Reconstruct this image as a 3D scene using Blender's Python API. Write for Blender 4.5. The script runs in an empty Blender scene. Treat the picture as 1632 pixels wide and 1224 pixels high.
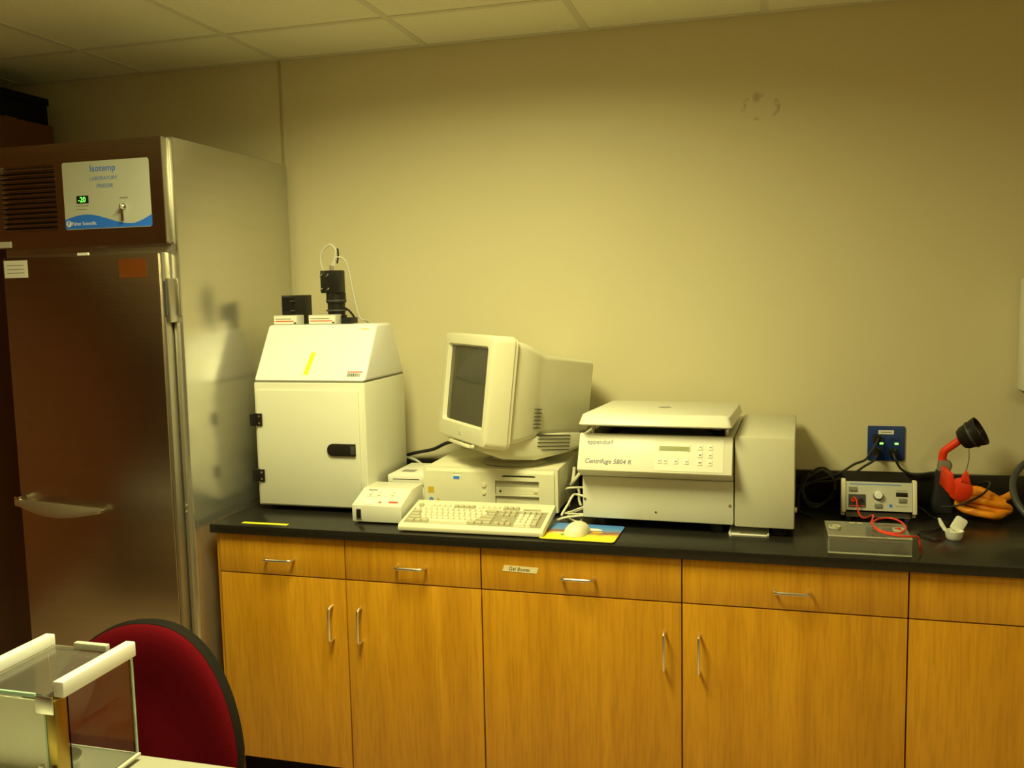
import bpy, bmesh, math, random
from mathutils import Matrix, Vector
random.seed(7)
S = bpy.context.scene
C = S.collection

# ------------------------------------------------------------------ camera
CAM = Vector((1.4815, -3.3195, 1.659)); YAW, PITCH, ROLL, FPX = -.27, -.1021, -.0213, 1456.3
_cy, _sy, _cp, _sp = math.cos(YAW), math.sin(YAW), math.cos(PITCH), math.sin(PITCH)
_f = Vector((_sy*_cp, _cy*_cp, _sp)); _r0 = Vector((_cy, -_sy, 0)); _u0 = _r0.cross(_f)
_r = _r0*math.cos(ROLL) + _u0*math.sin(ROLL); _u = -_r0*math.sin(ROLL) + _u0*math.cos(ROLL)
cd = bpy.data.cameras.new('camera'); cam = bpy.data.objects.new('camera', cd); C.objects.link(cam)
cd.sensor_width = 36; cd.lens = 36*FPX/1632; cd.clip_start = .02
cam.matrix_world = Matrix(((_r.x, _u.x, -_f.x, CAM.x), (_r.y, _u.y, -_f.y, CAM.y), (_r.z, _u.z, -_f.z, CAM.z), (0, 0, 0, 1)))
S.camera = cam
def P(ax, v, px, py):
    """pixel of the photograph -> point on the plane ax = v"""
    d = _f + _r*((px-816)/FPX) - _u*((py-612)/FPX); i = 'xyz'.index(ax)
    return CAM + d*((v-CAM[i])/d[i])

# ------------------------------------------------------------------ world, exposure
w = bpy.data.worlds.new('world'); S.world = w; w.use_nodes = True
w.node_tree.nodes['Background'].inputs[0].default_value = (.02, .02, .015, 1)
S.view_settings.view_transform = 'Standard'; S.view_settings.look = 'None'
S.view_settings.gamma = 1; S.view_settings.use_curve_mapping = False
S.view_settings.exposure = 0.0
LAMP_COLOUR = (1.0, .945, .41); LAMP_POWER = 56
TROFFERS = ((.5605, -1.594, 1.0), (2.9989, -3.423, .40))      # centres of the lit ceiling troffers (long side along y) and share of tubes burning

# ------------------------------------------------------------------ materials
MATS = {}
def mat(name, col, rough=.5, metal=0, var=.06, scale=12, bump=0, bscale=200, stretch=(1, 1, 1), emit=None, trans=0, ior=1.45, spec=None, alpha=1, coat=0):
    if name in MATS: return MATS[name]
    m = bpy.data.materials.new(name); m.use_nodes = True; nt = m.node_tree; N = nt.nodes; L = nt.links
    b = N['Principled BSDF']; b.inputs['Roughness'].default_value = rough; b.inputs['Metallic'].default_value = metal
    b.inputs['IOR'].default_value = ior
    if spec is not None: b.inputs['Specular IOR Level'].default_value = spec
    if coat: b.inputs['Coat Weight'].default_value = coat; b.inputs['Coat Roughness'].default_value = .15
    if trans: b.inputs['Transmission Weight'].default_value = trans
    if alpha < 1: b.inputs['Alpha'].default_value = alpha
    tc = N.new('ShaderNodeTexCoord'); mp = N.new('ShaderNodeMapping'); mp.inputs['Scale'].default_value = stretch
    L.new(tc.outputs['Object'], mp.inputs['Vector'])
    nz = N.new('ShaderNodeTexNoise'); nz.inputs['Scale'].default_value = scale; nz.inputs['Detail'].default_value = 4
    L.new(mp.outputs['Vector'], nz.inputs['Vector'])
    mx = N.new('ShaderNodeMix'); mx.data_type = 'RGBA'
    mx.inputs[6].default_value = tuple(c*(1-var) for c in col[:3])+(1,); mx.inputs[7].default_value = tuple(min(1, c*(1+var)) for c in col[:3])+(1,)
    L.new(nz.outputs['Fac'], mx.inputs[0]); L.new(mx.outputs[2], b.inputs['Base Color'])
    if bump:
        n2 = N.new('ShaderNodeTexNoise'); n2.inputs['Scale'].default_value = bscale; n2.inputs['Detail'].default_value = 3
        L.new(mp.outputs['Vector'], n2.inputs['Vector'])
        bp = N.new('ShaderNodeBump'); bp.inputs['Strength'].default_value = bump; bp.inputs['Distance'].default_value = .002
        L.new(n2.outputs['Fac'], bp.inputs['Height']); L.new(bp.outputs['Normal'], b.inputs['Normal'])
    if emit:
        b.inputs['Emission Color'].default_value = tuple(emit[:3])+(1,); b.inputs['Emission Strength'].default_value = emit[3]
    MATS[name] = m
    return m

def ramp_mat(name, stops, coord, rough=.5, noise=0, nscale=20):
    """flat print: colour by an object-space coordinate (0 x,1 y,2 z) with a noisy edge"""
    m = bpy.data.materials.new(name); m.use_nodes = True; nt = m.node_tree; N = nt.nodes; L = nt.links
    b = N['Principled BSDF']; b.inputs['Roughness'].default_value = rough
    tc = N.new('ShaderNodeTexCoord'); sx = N.new('ShaderNodeSeparateXYZ'); L.new(tc.outputs['Object'], sx.inputs[0])
    nz = N.new('ShaderNodeTexNoise'); nz.inputs['Scale'].default_value = nscale; L.new(tc.outputs['Object'], nz.inputs['Vector'])
    ad = N.new('ShaderNodeMath'); ad.operation = 'MULTIPLY_ADD'; ad.inputs[1].default_value = noise
    L.new(nz.outputs['Fac'], ad.inputs[0]); L.new(sx.outputs[coord], ad.inputs[2])
    mr = N.new('ShaderNodeMapRange'); mr.inputs[1].default_value = stops[0][0]; mr.inputs[2].default_value = stops[-1][0]
    L.new(ad.outputs[0], mr.inputs[0])
    cr = N.new('ShaderNodeValToRGB'); L.new(mr.outputs[0], cr.inputs[0]); L.new(cr.outputs[0], b.inputs['Base Color'])
    a, z = stops[0][0], stops[-1][0]
    while len(cr.color_ramp.elements) < len(stops): cr.color_ramp.elements.new(.5)
    for e, (t, c) in zip(cr.color_ramp.elements, stops): e.position = (t-a)/(z-a); e.color = tuple(c)+(1,)
    MATS[name] = m
    return m

def wood_mat():
    m = bpy.data.materials.new('oak_veneer'); m.use_nodes = True; nt = m.node_tree; N = nt.nodes; L = nt.links
    b = N['Principled BSDF']; b.inputs['Roughness'].default_value = .38
    tc = N.new('ShaderNodeTexCoord'); oi = N.new('ShaderNodeObjectInfo')
    ad = N.new('ShaderNodeVectorMath'); ad.operation = 'ADD'
    cx = N.new('ShaderNodeCombineXYZ'); mu = N.new('ShaderNodeMath'); mu.operation = 'MULTIPLY'; mu.inputs[1].default_value = 9
    L.new(oi.outputs['Random'], mu.inputs[0]); L.new(mu.outputs[0], cx.inputs[0]); L.new(mu.outputs[0], cx.inputs[2])
    L.new(tc.outputs['Object'], ad.inputs[0]); L.new(cx.outputs[0], ad.inputs[1])
    mp = N.new('ShaderNodeMapping'); mp.inputs['Scale'].default_value = (1, 1, .06); L.new(ad.outputs[0], mp.inputs[0])
    n1 = N.new('ShaderNodeTexNoise'); n1.inputs['Scale'].default_value = 16; n1.inputs['Detail'].default_value = 6; n1.inputs['Distortion'].default_value = .6
    n2 = N.new('ShaderNodeTexNoise'); n2.inputs['Scale'].default_value = 140; n2.inputs['Detail'].default_value = 2
    L.new(mp.outputs[0], n1.inputs[0]); L.new(mp.outputs[0], n2.inputs[0])
    cr = N.new('ShaderNodeValToRGB'); e = cr.color_ramp.elements
    e[0].position = .3; e[0].color = (.52, .235, .008, 1); e[1].position = .7; e[1].color = (.66, .32, .014, 1)
    L.new(n1.outputs[0], cr.inputs[0])
    mx = N.new('ShaderNodeMix'); mx.data_type = 'RGBA'; mx.blend_type = 'MULTIPLY'; mx.inputs[0].default_value = .35
    c2 = N.new('ShaderNodeValToRGB'); c2.color_ramp.elements[0].position = .35; c2.color_ramp.elements[0].color = (.6, .55, .5, 1); c2.color_ramp.elements[1].position = .55
    L.new(n2.outputs[0], c2.inputs[0]); L.new(cr.outputs[0], mx.inputs[6]); L.new(c2.outputs[0], mx.inputs[7]); L.new(mx.outputs[2], b.inputs['Base Color'])
    MATS['oak'] = m
    return m

def wall_mat():
    """cream paint with fine roller stipple and one grey scuffed ring high on the wall"""
    m = bpy.data.materials.new('cream_paint'); m.use_nodes = True; nt = m.node_tree; N = nt.nodes; L = nt.links
    b = N['Principled BSDF']; b.inputs['Roughness'].default_value = .55; b.inputs['Specular IOR Level'].default_value = .3
    tc = N.new('ShaderNodeTexCoord')
    nz = N.new('ShaderNodeTexNoise'); nz.inputs['Scale'].default_value = 1.6; nz.inputs['Detail'].default_value = 3; L.new(tc.outputs['Object'], nz.inputs[0])
    mx = N.new('ShaderNodeMix'); mx.data_type = 'RGBA'; mx.inputs[6].default_value = (.66, .595, .40, 1); mx.inputs[7].default_value = (.70, .635, .435, 1)
    L.new(nz.outputs[0], mx.inputs[0])
    def disc(cx, cz, ax, az, r0, r1, nsc, thr):
        mp = N.new('ShaderNodeMapping'); mp.inputs['Location'].default_value = (-cx/ax, 0, -cz/az); mp.inputs['Scale'].default_value = (1/ax, 0, 1/az)
        L.new(tc.outputs['Object'], mp.inputs[0])
        ln = N.new('ShaderNodeVectorMath'); ln.operation = 'LENGTH'; L.new(mp.outputs[0], ln.inputs[0])
        mid = (r0+r1)/2
        s = N.new('ShaderNodeMath'); s.operation = 'SUBTRACT'; s.inputs[1].default_value = mid; L.new(ln.outputs['Value'], s.inputs[0])
        a = N.new('ShaderNodeMath'); a.operation = 'ABSOLUTE'; L.new(s.outputs[0], a.inputs[0])
        q = N.new('ShaderNodeMapRange'); q.inputs[1].default_value = (r1-r0)/2; q.inputs[2].default_value = (r1-r0)/4; L.new(a.outputs[0], q.inputs[0])
        n = N.new('ShaderNodeTexNoise'); n.inputs['Scale'].default_value = nsc; L.new(tc.outputs['Object'], n.inputs[0])
        t = N.new('ShaderNodeMapRange'); t.inputs[1].default_value = thr; t.inputs[2].default_value = thr+.12; L.new(n.outputs[0], t.inputs[0])
        u = N.new('ShaderNodeMath'); u.operation = 'MULTIPLY'; L.new(q.outputs[0], u.inputs[0]); L.new(t.outputs[0], u.inputs[1])
        return u.outputs[0]
    d1 = disc(1.465, 2.265, .06, .04, .75, 1.15, 26, .50); d2 = disc(1.452, 2.298, .018, .022, -.8, .9, 9, .1)
    mxx = N.new('ShaderNodeMath'); mxx.operation = 'MAXIMUM'; L.new(d1, mxx.inputs[0]); L.new(d2, mxx.inputs[1])
    sc = N.new('ShaderNodeMath'); sc.operation = 'MULTIPLY'; sc.inputs[1].default_value = .45; L.new(mxx.outputs[0], sc.inputs[0])
    m2 = N.new('ShaderNodeMix'); m2.data_type = 'RGBA'; m2.inputs[7].default_value = (.26, .21, .11, 1)
    L.new(sc.outputs[0], m2.inputs[0]); L.new(mx.outputs[2], m2.inputs[6]); L.new(m2.outputs[2], b.inputs['Base Color'])
    n3 = N.new('ShaderNodeTexNoise'); n3.inputs['Scale'].default_value = 160; L.new(tc.outputs['Object'], n3.inputs[0])
    bp = N.new('ShaderNodeBump'); bp.inputs['Strength'].default_value = .06; bp.inputs['Distance'].default_value = .002
    L.new(n3.outputs[0], bp.inputs['Height']); L.new(bp.outputs[0], b.inputs['Normal'])
    MATS['wall'] = m
    return m

OAK = wood_mat(); WALL = wall_mat()
IVORY = mat('ivory_plastic', (.74, .71, .54), .42, bump=.05, bscale=500, var=.03)
IVORYD = mat('ivory_grey_plastic', (.50, .47, .34), .5, var=.04)
CREAMK = mat('key_ivory', (.78, .75, .58), .45, var=.03)
GREYK = mat('key_grey', (.50, .46, .32), .5, var=.04)
WHITE = mat('white_enamel', (.85, .85, .88), .32, var=.02)
OFFW = mat('offwhite_plastic', (.80, .78, .70), .4, var=.03)
CENT = mat('centrifuge_enamel', (.73, .72, .62), .38, var=.02)
CENTG = mat('centrifuge_grey_enamel', (.60, .58, .46), .42, var=.03)
PAPER = mat('white_paper', (.85, .84, .76), .7, var=.03)
STEEL = mat('brushed_steel', (.52, .45, .38), .25, 1, var=.10, scale=40, stretch=(.05, 1, 1), bump=.05, bscale=300)
STEELV = mat('brushed_steel_side', (.64, .62, .55), .24, .85, var=.06, scale=30, stretch=(1, .05, 1), bump=.03, bscale=200)
DULL = mat('dull_steel', (.48, .45, .38), .48, 1, var=.06)
BLADE = mat('brushed_handle_steel', (.75, .70, .58), .42, 1, var=.06)
CHROME = mat('chrome', (.80, .79, .74), .16, 1, var=.03)
SATIN = mat('satin_nickel', (.80, .79, .74), .3, 1, var=.04)
BLACK = mat('black_plastic', (.015, .013, .010), .42, var=.2, spec=.3)
BLACKM = mat('black_matte', (.012, .010, .008), .8, var=.2, spec=.15)
RUBBER = mat('black_rubber', (.02, .02, .02), .55, var=.2)
EPOXY = mat('black_epoxy_resin', (.016, .014, .011), .26, var=.35, scale=90, bump=.03, bscale=400, spec=.33)
DGREY = mat('dark_grey_plastic', (.05, .052, .055), .5, var=.1)
MGREY = mat('mid_grey_plastic', (.22, .21, .18), .5, var=.06)
LGREY = mat('light_grey_plastic', (.58, .57, .50), .45, var=.04)
RED = mat('red_plastic', (.85, .045, .008), .4, var=.06)
REDW = mat('red_wire', (.80, .05, .02), .35, var=.05)
REDTXT = mat('red_ink', (.75, .10, .06), .6, var=.05)
ORANGE = mat('orange_rubber', (.92, .31, .012), .45, var=.08, scale=30)
BLUE = mat('blue_plastic', (.012, .04, .20), .4, var=.08)
BLUEINK = mat('blue_ink', (.03, .19, .95), .5, var=.04)
PALEBLUE = mat('pale_blue_ink', (.14, .27, .70), .6, var=.04)
INK = mat('dark_ink', (.05, .05, .06), .6, var=.1)
GREYINK = mat('grey_ink', (.28, .27, .24), .6, var=.06)
VIOLETINK = mat('violet_grey_ink', (.15, .12, .20), .6, var=.06)
YTAPE = mat('yellow_tape', (.80, .82, .03), .5, var=.05)
CTAPE = mat('cream_masking_tape', (.80, .70, .42), .7, var=.06)
MUST = mat('mustard_sticker', (.62, .40, .03), .5, var=.1)
BROWNST = mat('orange_brown_sticker', (.16, .042, .004), .5, var=.1)
GREEN = mat('green_lamp', (.1, .9, .1), .4, emit=(.15, 1, .08, 2.2))
GREENOUT = mat('green_pilot_lamp', (.2, .9, .2), .4, emit=(.30, 1, .12, 2.0))
LCD = mat('lcd_glass', (.30, .31, .12), .25, var=.04)
SCREEN = mat('crt_glass', (.055, .052, .036), .14, var=.05, spec=.6)
CLOTH = mat('red_cloth', (.105, .001, .005), .95, var=.2, scale=140, bump=.3, bscale=900, spec=.12)
CARTON = mat('brown_cardboard', (.16, .06, .022), .8, var=.12)
DWOOD = mat('dark_stained_wood', (.085, .030, .010), .45, var=.3, scale=20, stretch=(1, 1, .08))
DARKW = mat('dark_reveal_wood', (.14, .05, .012), .6, var=.1)
PANEL = mat('brown_wall_panelling', (.27, .098, .030), .5, var=.25, scale=9, stretch=(1, 1, .1))
PLATE = mat('grey_printed_plate', (.52, .54, .47), .5, var=.03)
BENCH = mat('pale_grey_laminate', (.40, .39, .33), .4, var=.04)
FLOORM = mat('vinyl_floor', (.58, .44, .29), .45, var=.10, scale=30)
TILE = mat('mineral_ceiling_tile', (.84, .82, .66), .85, var=.05, scale=60, bump=.55, bscale=160)
TBAR = mat('white_grid_steel', (.70, .68, .56), .5, var=.03)
TRIMM = mat('cream_joint', (.50, .43, .25), .6, var=.04)
GLASS = mat('clear_glass', (.96, .985, .97), .02, trans=1, ior=1.45, var=.005)
GEDGE = mat('glass_edge', (.42, .62, .50), .15, var=.05)
ACRYL = mat('clear_acrylic', (.93, .93, .84), .08, trans=.93, ior=1.3, var=.01)
ACRE = mat('acrylic_edge', (.72, .71, .55), .25, trans=.35, var=.04)
FROST = mat('frosted_panel', (.78, .80, .68), .35, var=.04, trans=.0)
TRANSW = mat('translucent_white', (.88, .88, .82), .35, var=.03)
SMOKE = mat('smoked_glass', (.78, .78, .70), .06, trans=.94, ior=1.2, var=.03)

# ------------------------------------------------------------------ mesh helpers
MW = {}     # world matrices of roots and parts
def finish(o, parent, kind=None):
    C.objects.link(o)
    if parent: o.parent = parent
    MW[o] = MW[parent].copy() if parent else Matrix()
    if kind: o['kind'] = kind
    return o
def thing(name, label, cat, loc=(0, 0, 0), rotz=0, group=None, rotx=0):
    o = bpy.data.objects.new(name, None); C.objects.link(o); o.empty_display_size = .05
    o.location = loc; o.rotation_euler = (rotx, 0, rotz); o['label'] = label; o['category'] = cat
    if group: o['group'] = group
    MW[o] = Matrix.Translation(loc) @ Matrix.Rotation(rotz, 4, 'Z') @ Matrix.Rotation(rotx, 4, 'X')
    return o
def tag(o, label, cat, group=None):
    o['label'] = label; o['category'] = cat
    if group: o['group'] = group
    return o
def rrect(x0, x1, z0, z1, r, n=4):
    """rounded rectangle loop of 4*(n+1) points (a, b)"""
    r = max(min(r, (x1-x0)/2-1e-5, (z1-z0)/2-1e-5), 1e-5); out = []
    for cx, cz, a0 in ((x1-r, z0+r, -90), (x1-r, z1-r, 0), (x0+r, z1-r, 90), (x0+r, z0+r, 180)):
        for i in range(n+1):
            a = math.radians(a0+90*i/n); out.append((cx+r*math.cos(a), cz+r*math.sin(a)))
    return out
def circ(cx, cz, rx, rz=None, n=24):
    rz = rx if rz is None else rz
    return [(cx+rx*math.cos(2*math.pi*i/n), cz+rz*math.sin(2*math.pi*i/n)) for i in range(n)]
class B:
    def __init__(s): s.bm = bmesh.new()
    def add(s, vs, fs, M=None):
        v = [s.bm.verts.new(M @ Vector(p) if M else p) for p in vs]; out = []
        for f in fs:
            try: out.append(s.bm.faces.new([v[i] for i in f]))
            except ValueError: pass
        return v, out
    def box(s, x0, x1, y0, y1, z0, z1, bev=0, seg=2, M=None):
        vs = [(x, y, z) for x in (x0, x1) for y in (y0, y1) for z in (z0, z1)]
        v, f = s.add(vs, [(0, 1, 3, 2), (4, 6, 7, 5), (0, 4, 5, 1), (2, 3, 7, 6), (0, 2, 6, 4), (1, 5, 7, 3)], M)
        if bev:
            es = {e for q in f for e in q.edges}
            bmesh.ops.bevel(s.bm, geom=list(es), offset=bev, segments=seg, profile=.5, affect='EDGES')
        return s
    def loft(s, loops, cap0=True, cap1=True, M=None, closed=True):
        n = len(loops[0]); vs = [p for l in loops for p in l]; fs = []
        for k in range(len(loops)-1):
            for i in range(n if closed else n-1):
                j = (i+1) % n; fs.append((k*n+i, k*n+j, (k+1)*n+j, (k+1)*n+i))
        if cap0: fs.append(tuple(range(n-1, -1, -1)))
        if cap1: fs.append(tuple(range((len(loops)-1)*n, len(loops)*n)))
        s.add(vs, fs, M); return s
    def prism(s, prof, ax, a, b, bev=0, M=None, seg=2):
        """2-D profile extruded along axis ax from a to b (profile coords are the other two axes in xyz order)"""
        def mk(p, t): return {'x': (t, p[0], p[1]), 'y': (p[0], t, p[1]), 'z': (p[0], p[1], t)}[ax]
        n = len(prof); vs = [mk(p, a) for p in prof]+[mk(p, b) for p in prof]
        fs = [(i, (i+1) % n, n+(i+1) % n, n+i) for i in range(n)]+[tuple(range(n-1, -1, -1)), tuple(range(n, 2*n))]
        v, f = s.add(vs, fs, M)
        if bev:
            bmesh.ops.recalc_face_normals(s.bm, faces=f)
            es = {e for q in f for e in q.edges}
            bmesh.ops.bevel(s.bm, geom=list(es), offset=bev, segments=seg, profile=.5, affect='EDGES')
        return s
    def cyl(s, c, r, h, ax='z', n=20, r2=None, M=None):
        r2 = r if r2 is None else r2; i = 'xyz'.index(ax)
        def lp(rr, t):
            out = []
            for k in range(n):
                a = 2*math.pi*k/n; q = [rr*math.cos(a), rr*math.sin(a)]; q.insert(i, t); out.append((c[0]+q[0], c[1]+q[1], c[2]+q[2]))
            return out
        return s.loft([lp(r, 0), lp(r2, h)], M=M)
    def lathe(s, prof, M=None, n=24, cap0=True, cap1=True):
        """(r, t) profile round the local z axis"""
        return s.loft([[(r*math.cos(2*math.pi*k/n), r*math.sin(2*math.pi*k/n), t) for k in range(n)] for r, t in prof], cap0, cap1, M)
    def tube(s, pts, r, n=8, sub=6, smooth=True, M=None, closed=False):
        p = [Vector(q) for q in pts]; 
        if smooth and len(p) > 2:
            out = []; m = len(p)
            for i in range(m if closed else m-1):
                if closed: a, b, c, d = p[i-1], p[i], p[(i+1) % m], p[(i+2) % m]
                else: a, b, c, d = p[max(i-1, 0)], p[i], p[i+1], p[min(i+2, m-1)]
                for k in range(sub):
                    t = k/sub; out.append(.5*((2*b)+(c-a)*t+(2*a-5*b+4*c-d)*t*t+(3*b-a-3*c+d)*t**3))
            if not closed: out.append(p[-1])
            p = out
        up = Vector((0, 0, 1)); loops = []; prev = None
        for i, q in enumerate(p):
            t = ((p[(i+1) % len(p)]-p[i-1]) if closed else (p[min(i+1, len(p)-1)]-p[max(i-1, 0)])).normalized()
            if prev is None: prev = t.orthogonal().normalized()
            prev = (prev-t*prev.dot(t)).normalized(); bb = t.cross(prev)
            rr = r(i/(len(p)-1)) if callable(r) else r
            loops.append([tuple(q+prev*rr*math.cos(2*math.pi*k/n)+bb*rr*math.sin(2*math.pi*k/n)) for k in range(n)])
        if closed: loops.append(loops[0]); return s.loft(loops, False, False, M)
        return s.loft(loops, True, True, M)
    def plate(s, x0, x1, z0, z1, yf, yb, holes, M=None):
        """front plate in the xz plane from y = yf (front) to yb with rectangular holes cut through"""
        xs = sorted({x0, x1, *[h[0] for h in holes], *[h[1] for h in holes]}); zs = sorted({z0, z1, *[h[2] for h in holes], *[h[3] for h in holes]})
        nx, nz = len(xs)-1, len(zs)-1
        solid = [[not any(h[0] <= (xs[i]+xs[i+1])/2 <= h[1] and h[2] <= (zs[k]+zs[k+1])/2 <= h[3] for h in holes) for k in range(nz)] for i in range(nx)]
        vs = [(x, y, z) for y in (yf, yb) for x in xs for z in zs]; W = (nx+1)*(nz+1)
        def V(i, k, b): return b*W+i*(nz+1)+k
        fs = []
        for i in range(nx):
            for k in range(nz):
                if not solid[i][k]: continue
                fs.append((V(i, k, 0), V(i+1, k, 0), V(i+1, k+1, 0), V(i, k+1, 0))); fs.append((V(i, k, 1), V(i, k+1, 1), V(i+1, k+1, 1), V(i+1, k, 1)))
                for di, dk, a, b in ((-1, 0, (i, k), (i, k+1)), (1, 0, (i+1, k+1), (i+1, k)), (0, -1, (i+1, k), (i, k)), (0, 1, (i, k+1), (i+1, k+1))):
                    ii, kk = i+di, k+dk
                    if not (0 <= ii < nx and 0 <= kk < nz and solid[ii][kk]): fs.append((V(*a, 0), V(*b, 0), V(*b, 1), V(*a, 1)))
        s.add(vs, fs, M); return s
    def build(s, name, m, parent=None, world=True, kind=None, angle=38, label=None):
        bmesh.ops.remove_doubles(s.bm, verts=s.bm.verts, dist=1e-6)
        bmesh.ops.recalc_face_normals(s.bm, faces=s.bm.faces)
        me = bpy.data.meshes.new(name); 
        if world and parent: s.bm.transform(MW[parent].inverted())
        s.bm.to_mesh(me); s.bm.free(); me.materials.append(m)
        me.polygons.foreach_set('use_smooth', [True]*len(me.polygons)); me.set_sharp_from_angle(angle=math.radians(angle))
        o = finish(bpy.data.objects.new(name, me), parent, kind)
        if label: o['label'] = label
        return o
def box(name, m, parent, x0, x1, y0, y1, z0, z1, bev=0, world=True, kind=None, seg=2):
    return B().box(x0, x1, y0, y1, z0, z1, bev, seg).build(name, m, parent, world, kind)
def text(name, body, m, parent, M, size, world=True, shear=0, depth=.0004, xs=1, align='LEFT'):
    """lettering as a mesh; M places the text plane (x along the line, y up)"""
    cu = bpy.data.curves.new(name, 'FONT'); cu.body = body; cu.size = size; cu.shear = shear; cu.extrude = depth; cu.align_x = align; cu.resolution_u = 3
    t = bpy.data.objects.new(name, cu); C.objects.link(t); bpy.context.view_layer.update()
    me = bpy.data.meshes.new_from_object(t.evaluated_get(bpy.context.evaluated_depsgraph_get()))
    bpy.data.objects.remove(t); bpy.data.curves.remove(cu)
    me.transform(M @ Matrix.Diagonal((xs, 1, 1, 1)))
    if world and parent: me.transform(MW[parent].inverted())
    me.materials.clear(); me.materials.append(m); me.name = name
    return finish(bpy.data.objects.new(name, me), parent)
def FRONT(x, y, z, rx=90):      # text plane facing -y
    return Matrix.Translation((x, y, z)) @ Matrix.Rotation(math.radians(rx), 4, 'X')

# ================================================================== the setting
X0, X1, Y1, HC = -2.25, 3.75, -6.2, 2.5727
box('floor', FLOORM, None, X0-.1, X1+.1, Y1-.1, .1, -.1, 0, kind='structure')
box('wall_back', WALL, None, X0-.1, X1+.1, 0, .1, 0, HC+.12, kind='structure')
box('wall_left', PANEL, None, X0-.1, X0, Y1, 0, 0, HC+.12, kind='structure')
box('wall_right', WALL, None, X1, X1+.1, Y1, 0, 0, HC+.12, kind='structure')
box('wall_front', PANEL, None, X0-.1, X1+.1, Y1-.1, Y1, 0, HC+.12, kind='structure')
box('trim_1', TRIMM, None, -.3590, -.3480, -.004, -.0002, 1.0, HC-.002, .001, kind='structure')
ceil = box('ceiling', TBAR, None, X0-.1, X1+.1, Y1-.1, .1, HC+.12, HC+.2, kind='structure')
G = .6096; GX = -.3537; GY = -.375
xl = [GX+G*k for k in range(-4, 8)]; xl = [x for x in xl if X0 < x < X1]
yl = [GY-G*k for k in range(0, 11)]; yl = [y for y in yl if y > Y1]
for x in xl: box('grid_bar', TBAR, ceil, x-.012, x+.012, Y1, -.001, HC, HC+.03)
for y in yl: box('grid_bar', TBAR, ceil, X0, X1, y-.012, y+.012, HC+.0006, HC+.03)
box('wall_angle', TBAR, ceil, X0, X1, -.020, -.0005, HC-.0005, HC+.02)
def in_troffer(cx, cy):
    return any(abs(cx-tx) < .2 and abs(cy-ty) < .5 for tx, ty, _ in TROFFERS)
xe = [X0]+xl+[X1]; ye = [-.0]+yl+[Y1]; tmesh = {}
for i in range(len(xe)-1):
    for j in range(len(ye)-1):
        a, b, c, d = xe[i]+.008, xe[i+1]-.008, ye[j+1]+.008, ye[j]-.008
        if in_troffer((a+b)/2, (c+d)/2): continue
        k = (round(b-a, 3), round(d-c, 3))
        if k not in tmesh:
            hw, hd = (b-a)/2, (d-c)/2
            o = B().box(-hw, hw, -hd, hd, 0, .016, .002, 1).build('ceiling_tile', TILE, ceil); tmesh[k] = o.data
        else: o = finish(bpy.data.objects.new('ceiling_tile', tmesh[k]), ceil)
        o.location = ((a+b)/2, (c+d)/2, HC+.003)
# lit troffers, recessed between the grid bars
for tx, ty, share in TROFFERS:
    t = thing('ceiling_light', 'recessed fluorescent ceiling troffer above the computer' if share == 1 else 'dimmer recessed ceiling troffer toward the back of the room', 'ceiling light', (tx, ty, HC), group='recessed ceiling troffers')
    B().plate(-.295, .295, -.60, .60, 0, .004, [(-.27, .27, -.575, .575)], Matrix.Translation((tx, ty, HC+.004)) @ Matrix.Rotation(math.radians(-90), 4, 'X')).build('frame', TBAR, t)
    box('housing', TBAR, t, tx-.29, tx+.29, ty-.595, ty+.595, HC+.06, HC+.10)
    box('diffuser', mat('lit_diffuser', (.9, .88, .7), .6, emit=LAMP_COLOUR+(1.5,)), t, tx-.27, tx+.27, ty-.575, ty+.575, HC+.018, HC+.022)
    ld = bpy.data.lights.new('tube_light', 'AREA'); ld.shape = 'RECTANGLE'; ld.size = .52; ld.size_y = .80; ld.energy = LAMP_POWER*share; ld.color = LAMP_COLOUR
    ld.spread = math.radians(165)
    lo = bpy.data.objects.new('tube_light', ld); C.objects.link(lo); lo.parent = t; lo.location = (0, 0, .012)

# ================================================================== base cabinets and worktop
YF = -.709; CT = .91
def handle_h(cx, z, parent, L=.096):
    b = B(); y = YF
    b.tube([(cx-L/2, y+.001, z), (cx-L/2, y-.022, z), (cx-L/2+.004, y-.029, z), (cx-L/2+.012, y-.031, z), (cx+L/2-.012, y-.031, z), (cx+L/2-.004, y-.029, z), (cx+L/2, y-.022, z), (cx+L/2, y+.001, z)], .0045, smooth=False)
    return b.build('handle', SATIN, parent)
def handle_v(x, z0, z1, parent):
    b = B(); y = YF
    b.tube([(x, y+.001, z1), (x, y-.022, z1), (x, y-.029, z1-.004), (x, y-.031, z1-.012), (x, y-.031, z0+.012), (x, y-.029, z0+.004), (x, y-.022, z0), (x, y+.001, z0)], .0045, smooth=False)
    return b.build('handle', SATIN, parent)
def base_cabinet(xs, label, sides, group='oak base cabinets in a row'):
    x0, x1 = xs[0], xs[-1]
    t = thing('base_cabinet', label, 'cabinet', ((x0+x1)/2, -.35, 0), group=group)
    box('carcass', DARKW, t, x0+.0005, x1-.0005, YF+.021, -.02, .10, .879)
    box('toe_kick', BLACKM, t, x0+.001, x1-.001, -.62, -.60, 0, .10)
    for i in range(len(xs)-1):
        a, b = xs[i]+.002, xs[i+1]-.002
        dr = box('drawer', OAK, t, a, b, YF, YF+.02, .7465, .877, .0012)
        handle_h((a+b)/2, .802, dr)
        dd = box('door', OAK, t, a, b, YF, YF+.02, .104, .7425, .0012)
        hx = b-.048 if sides[i] == 'R' else a+.048
        handle_v(hx, .545, .655, dd)
        yield t, dr
list(base_cabinet((-.267, .190, .647), 'oak base cabinet with two narrow drawers and doors beside the steel freezer', 'RL'))
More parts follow.
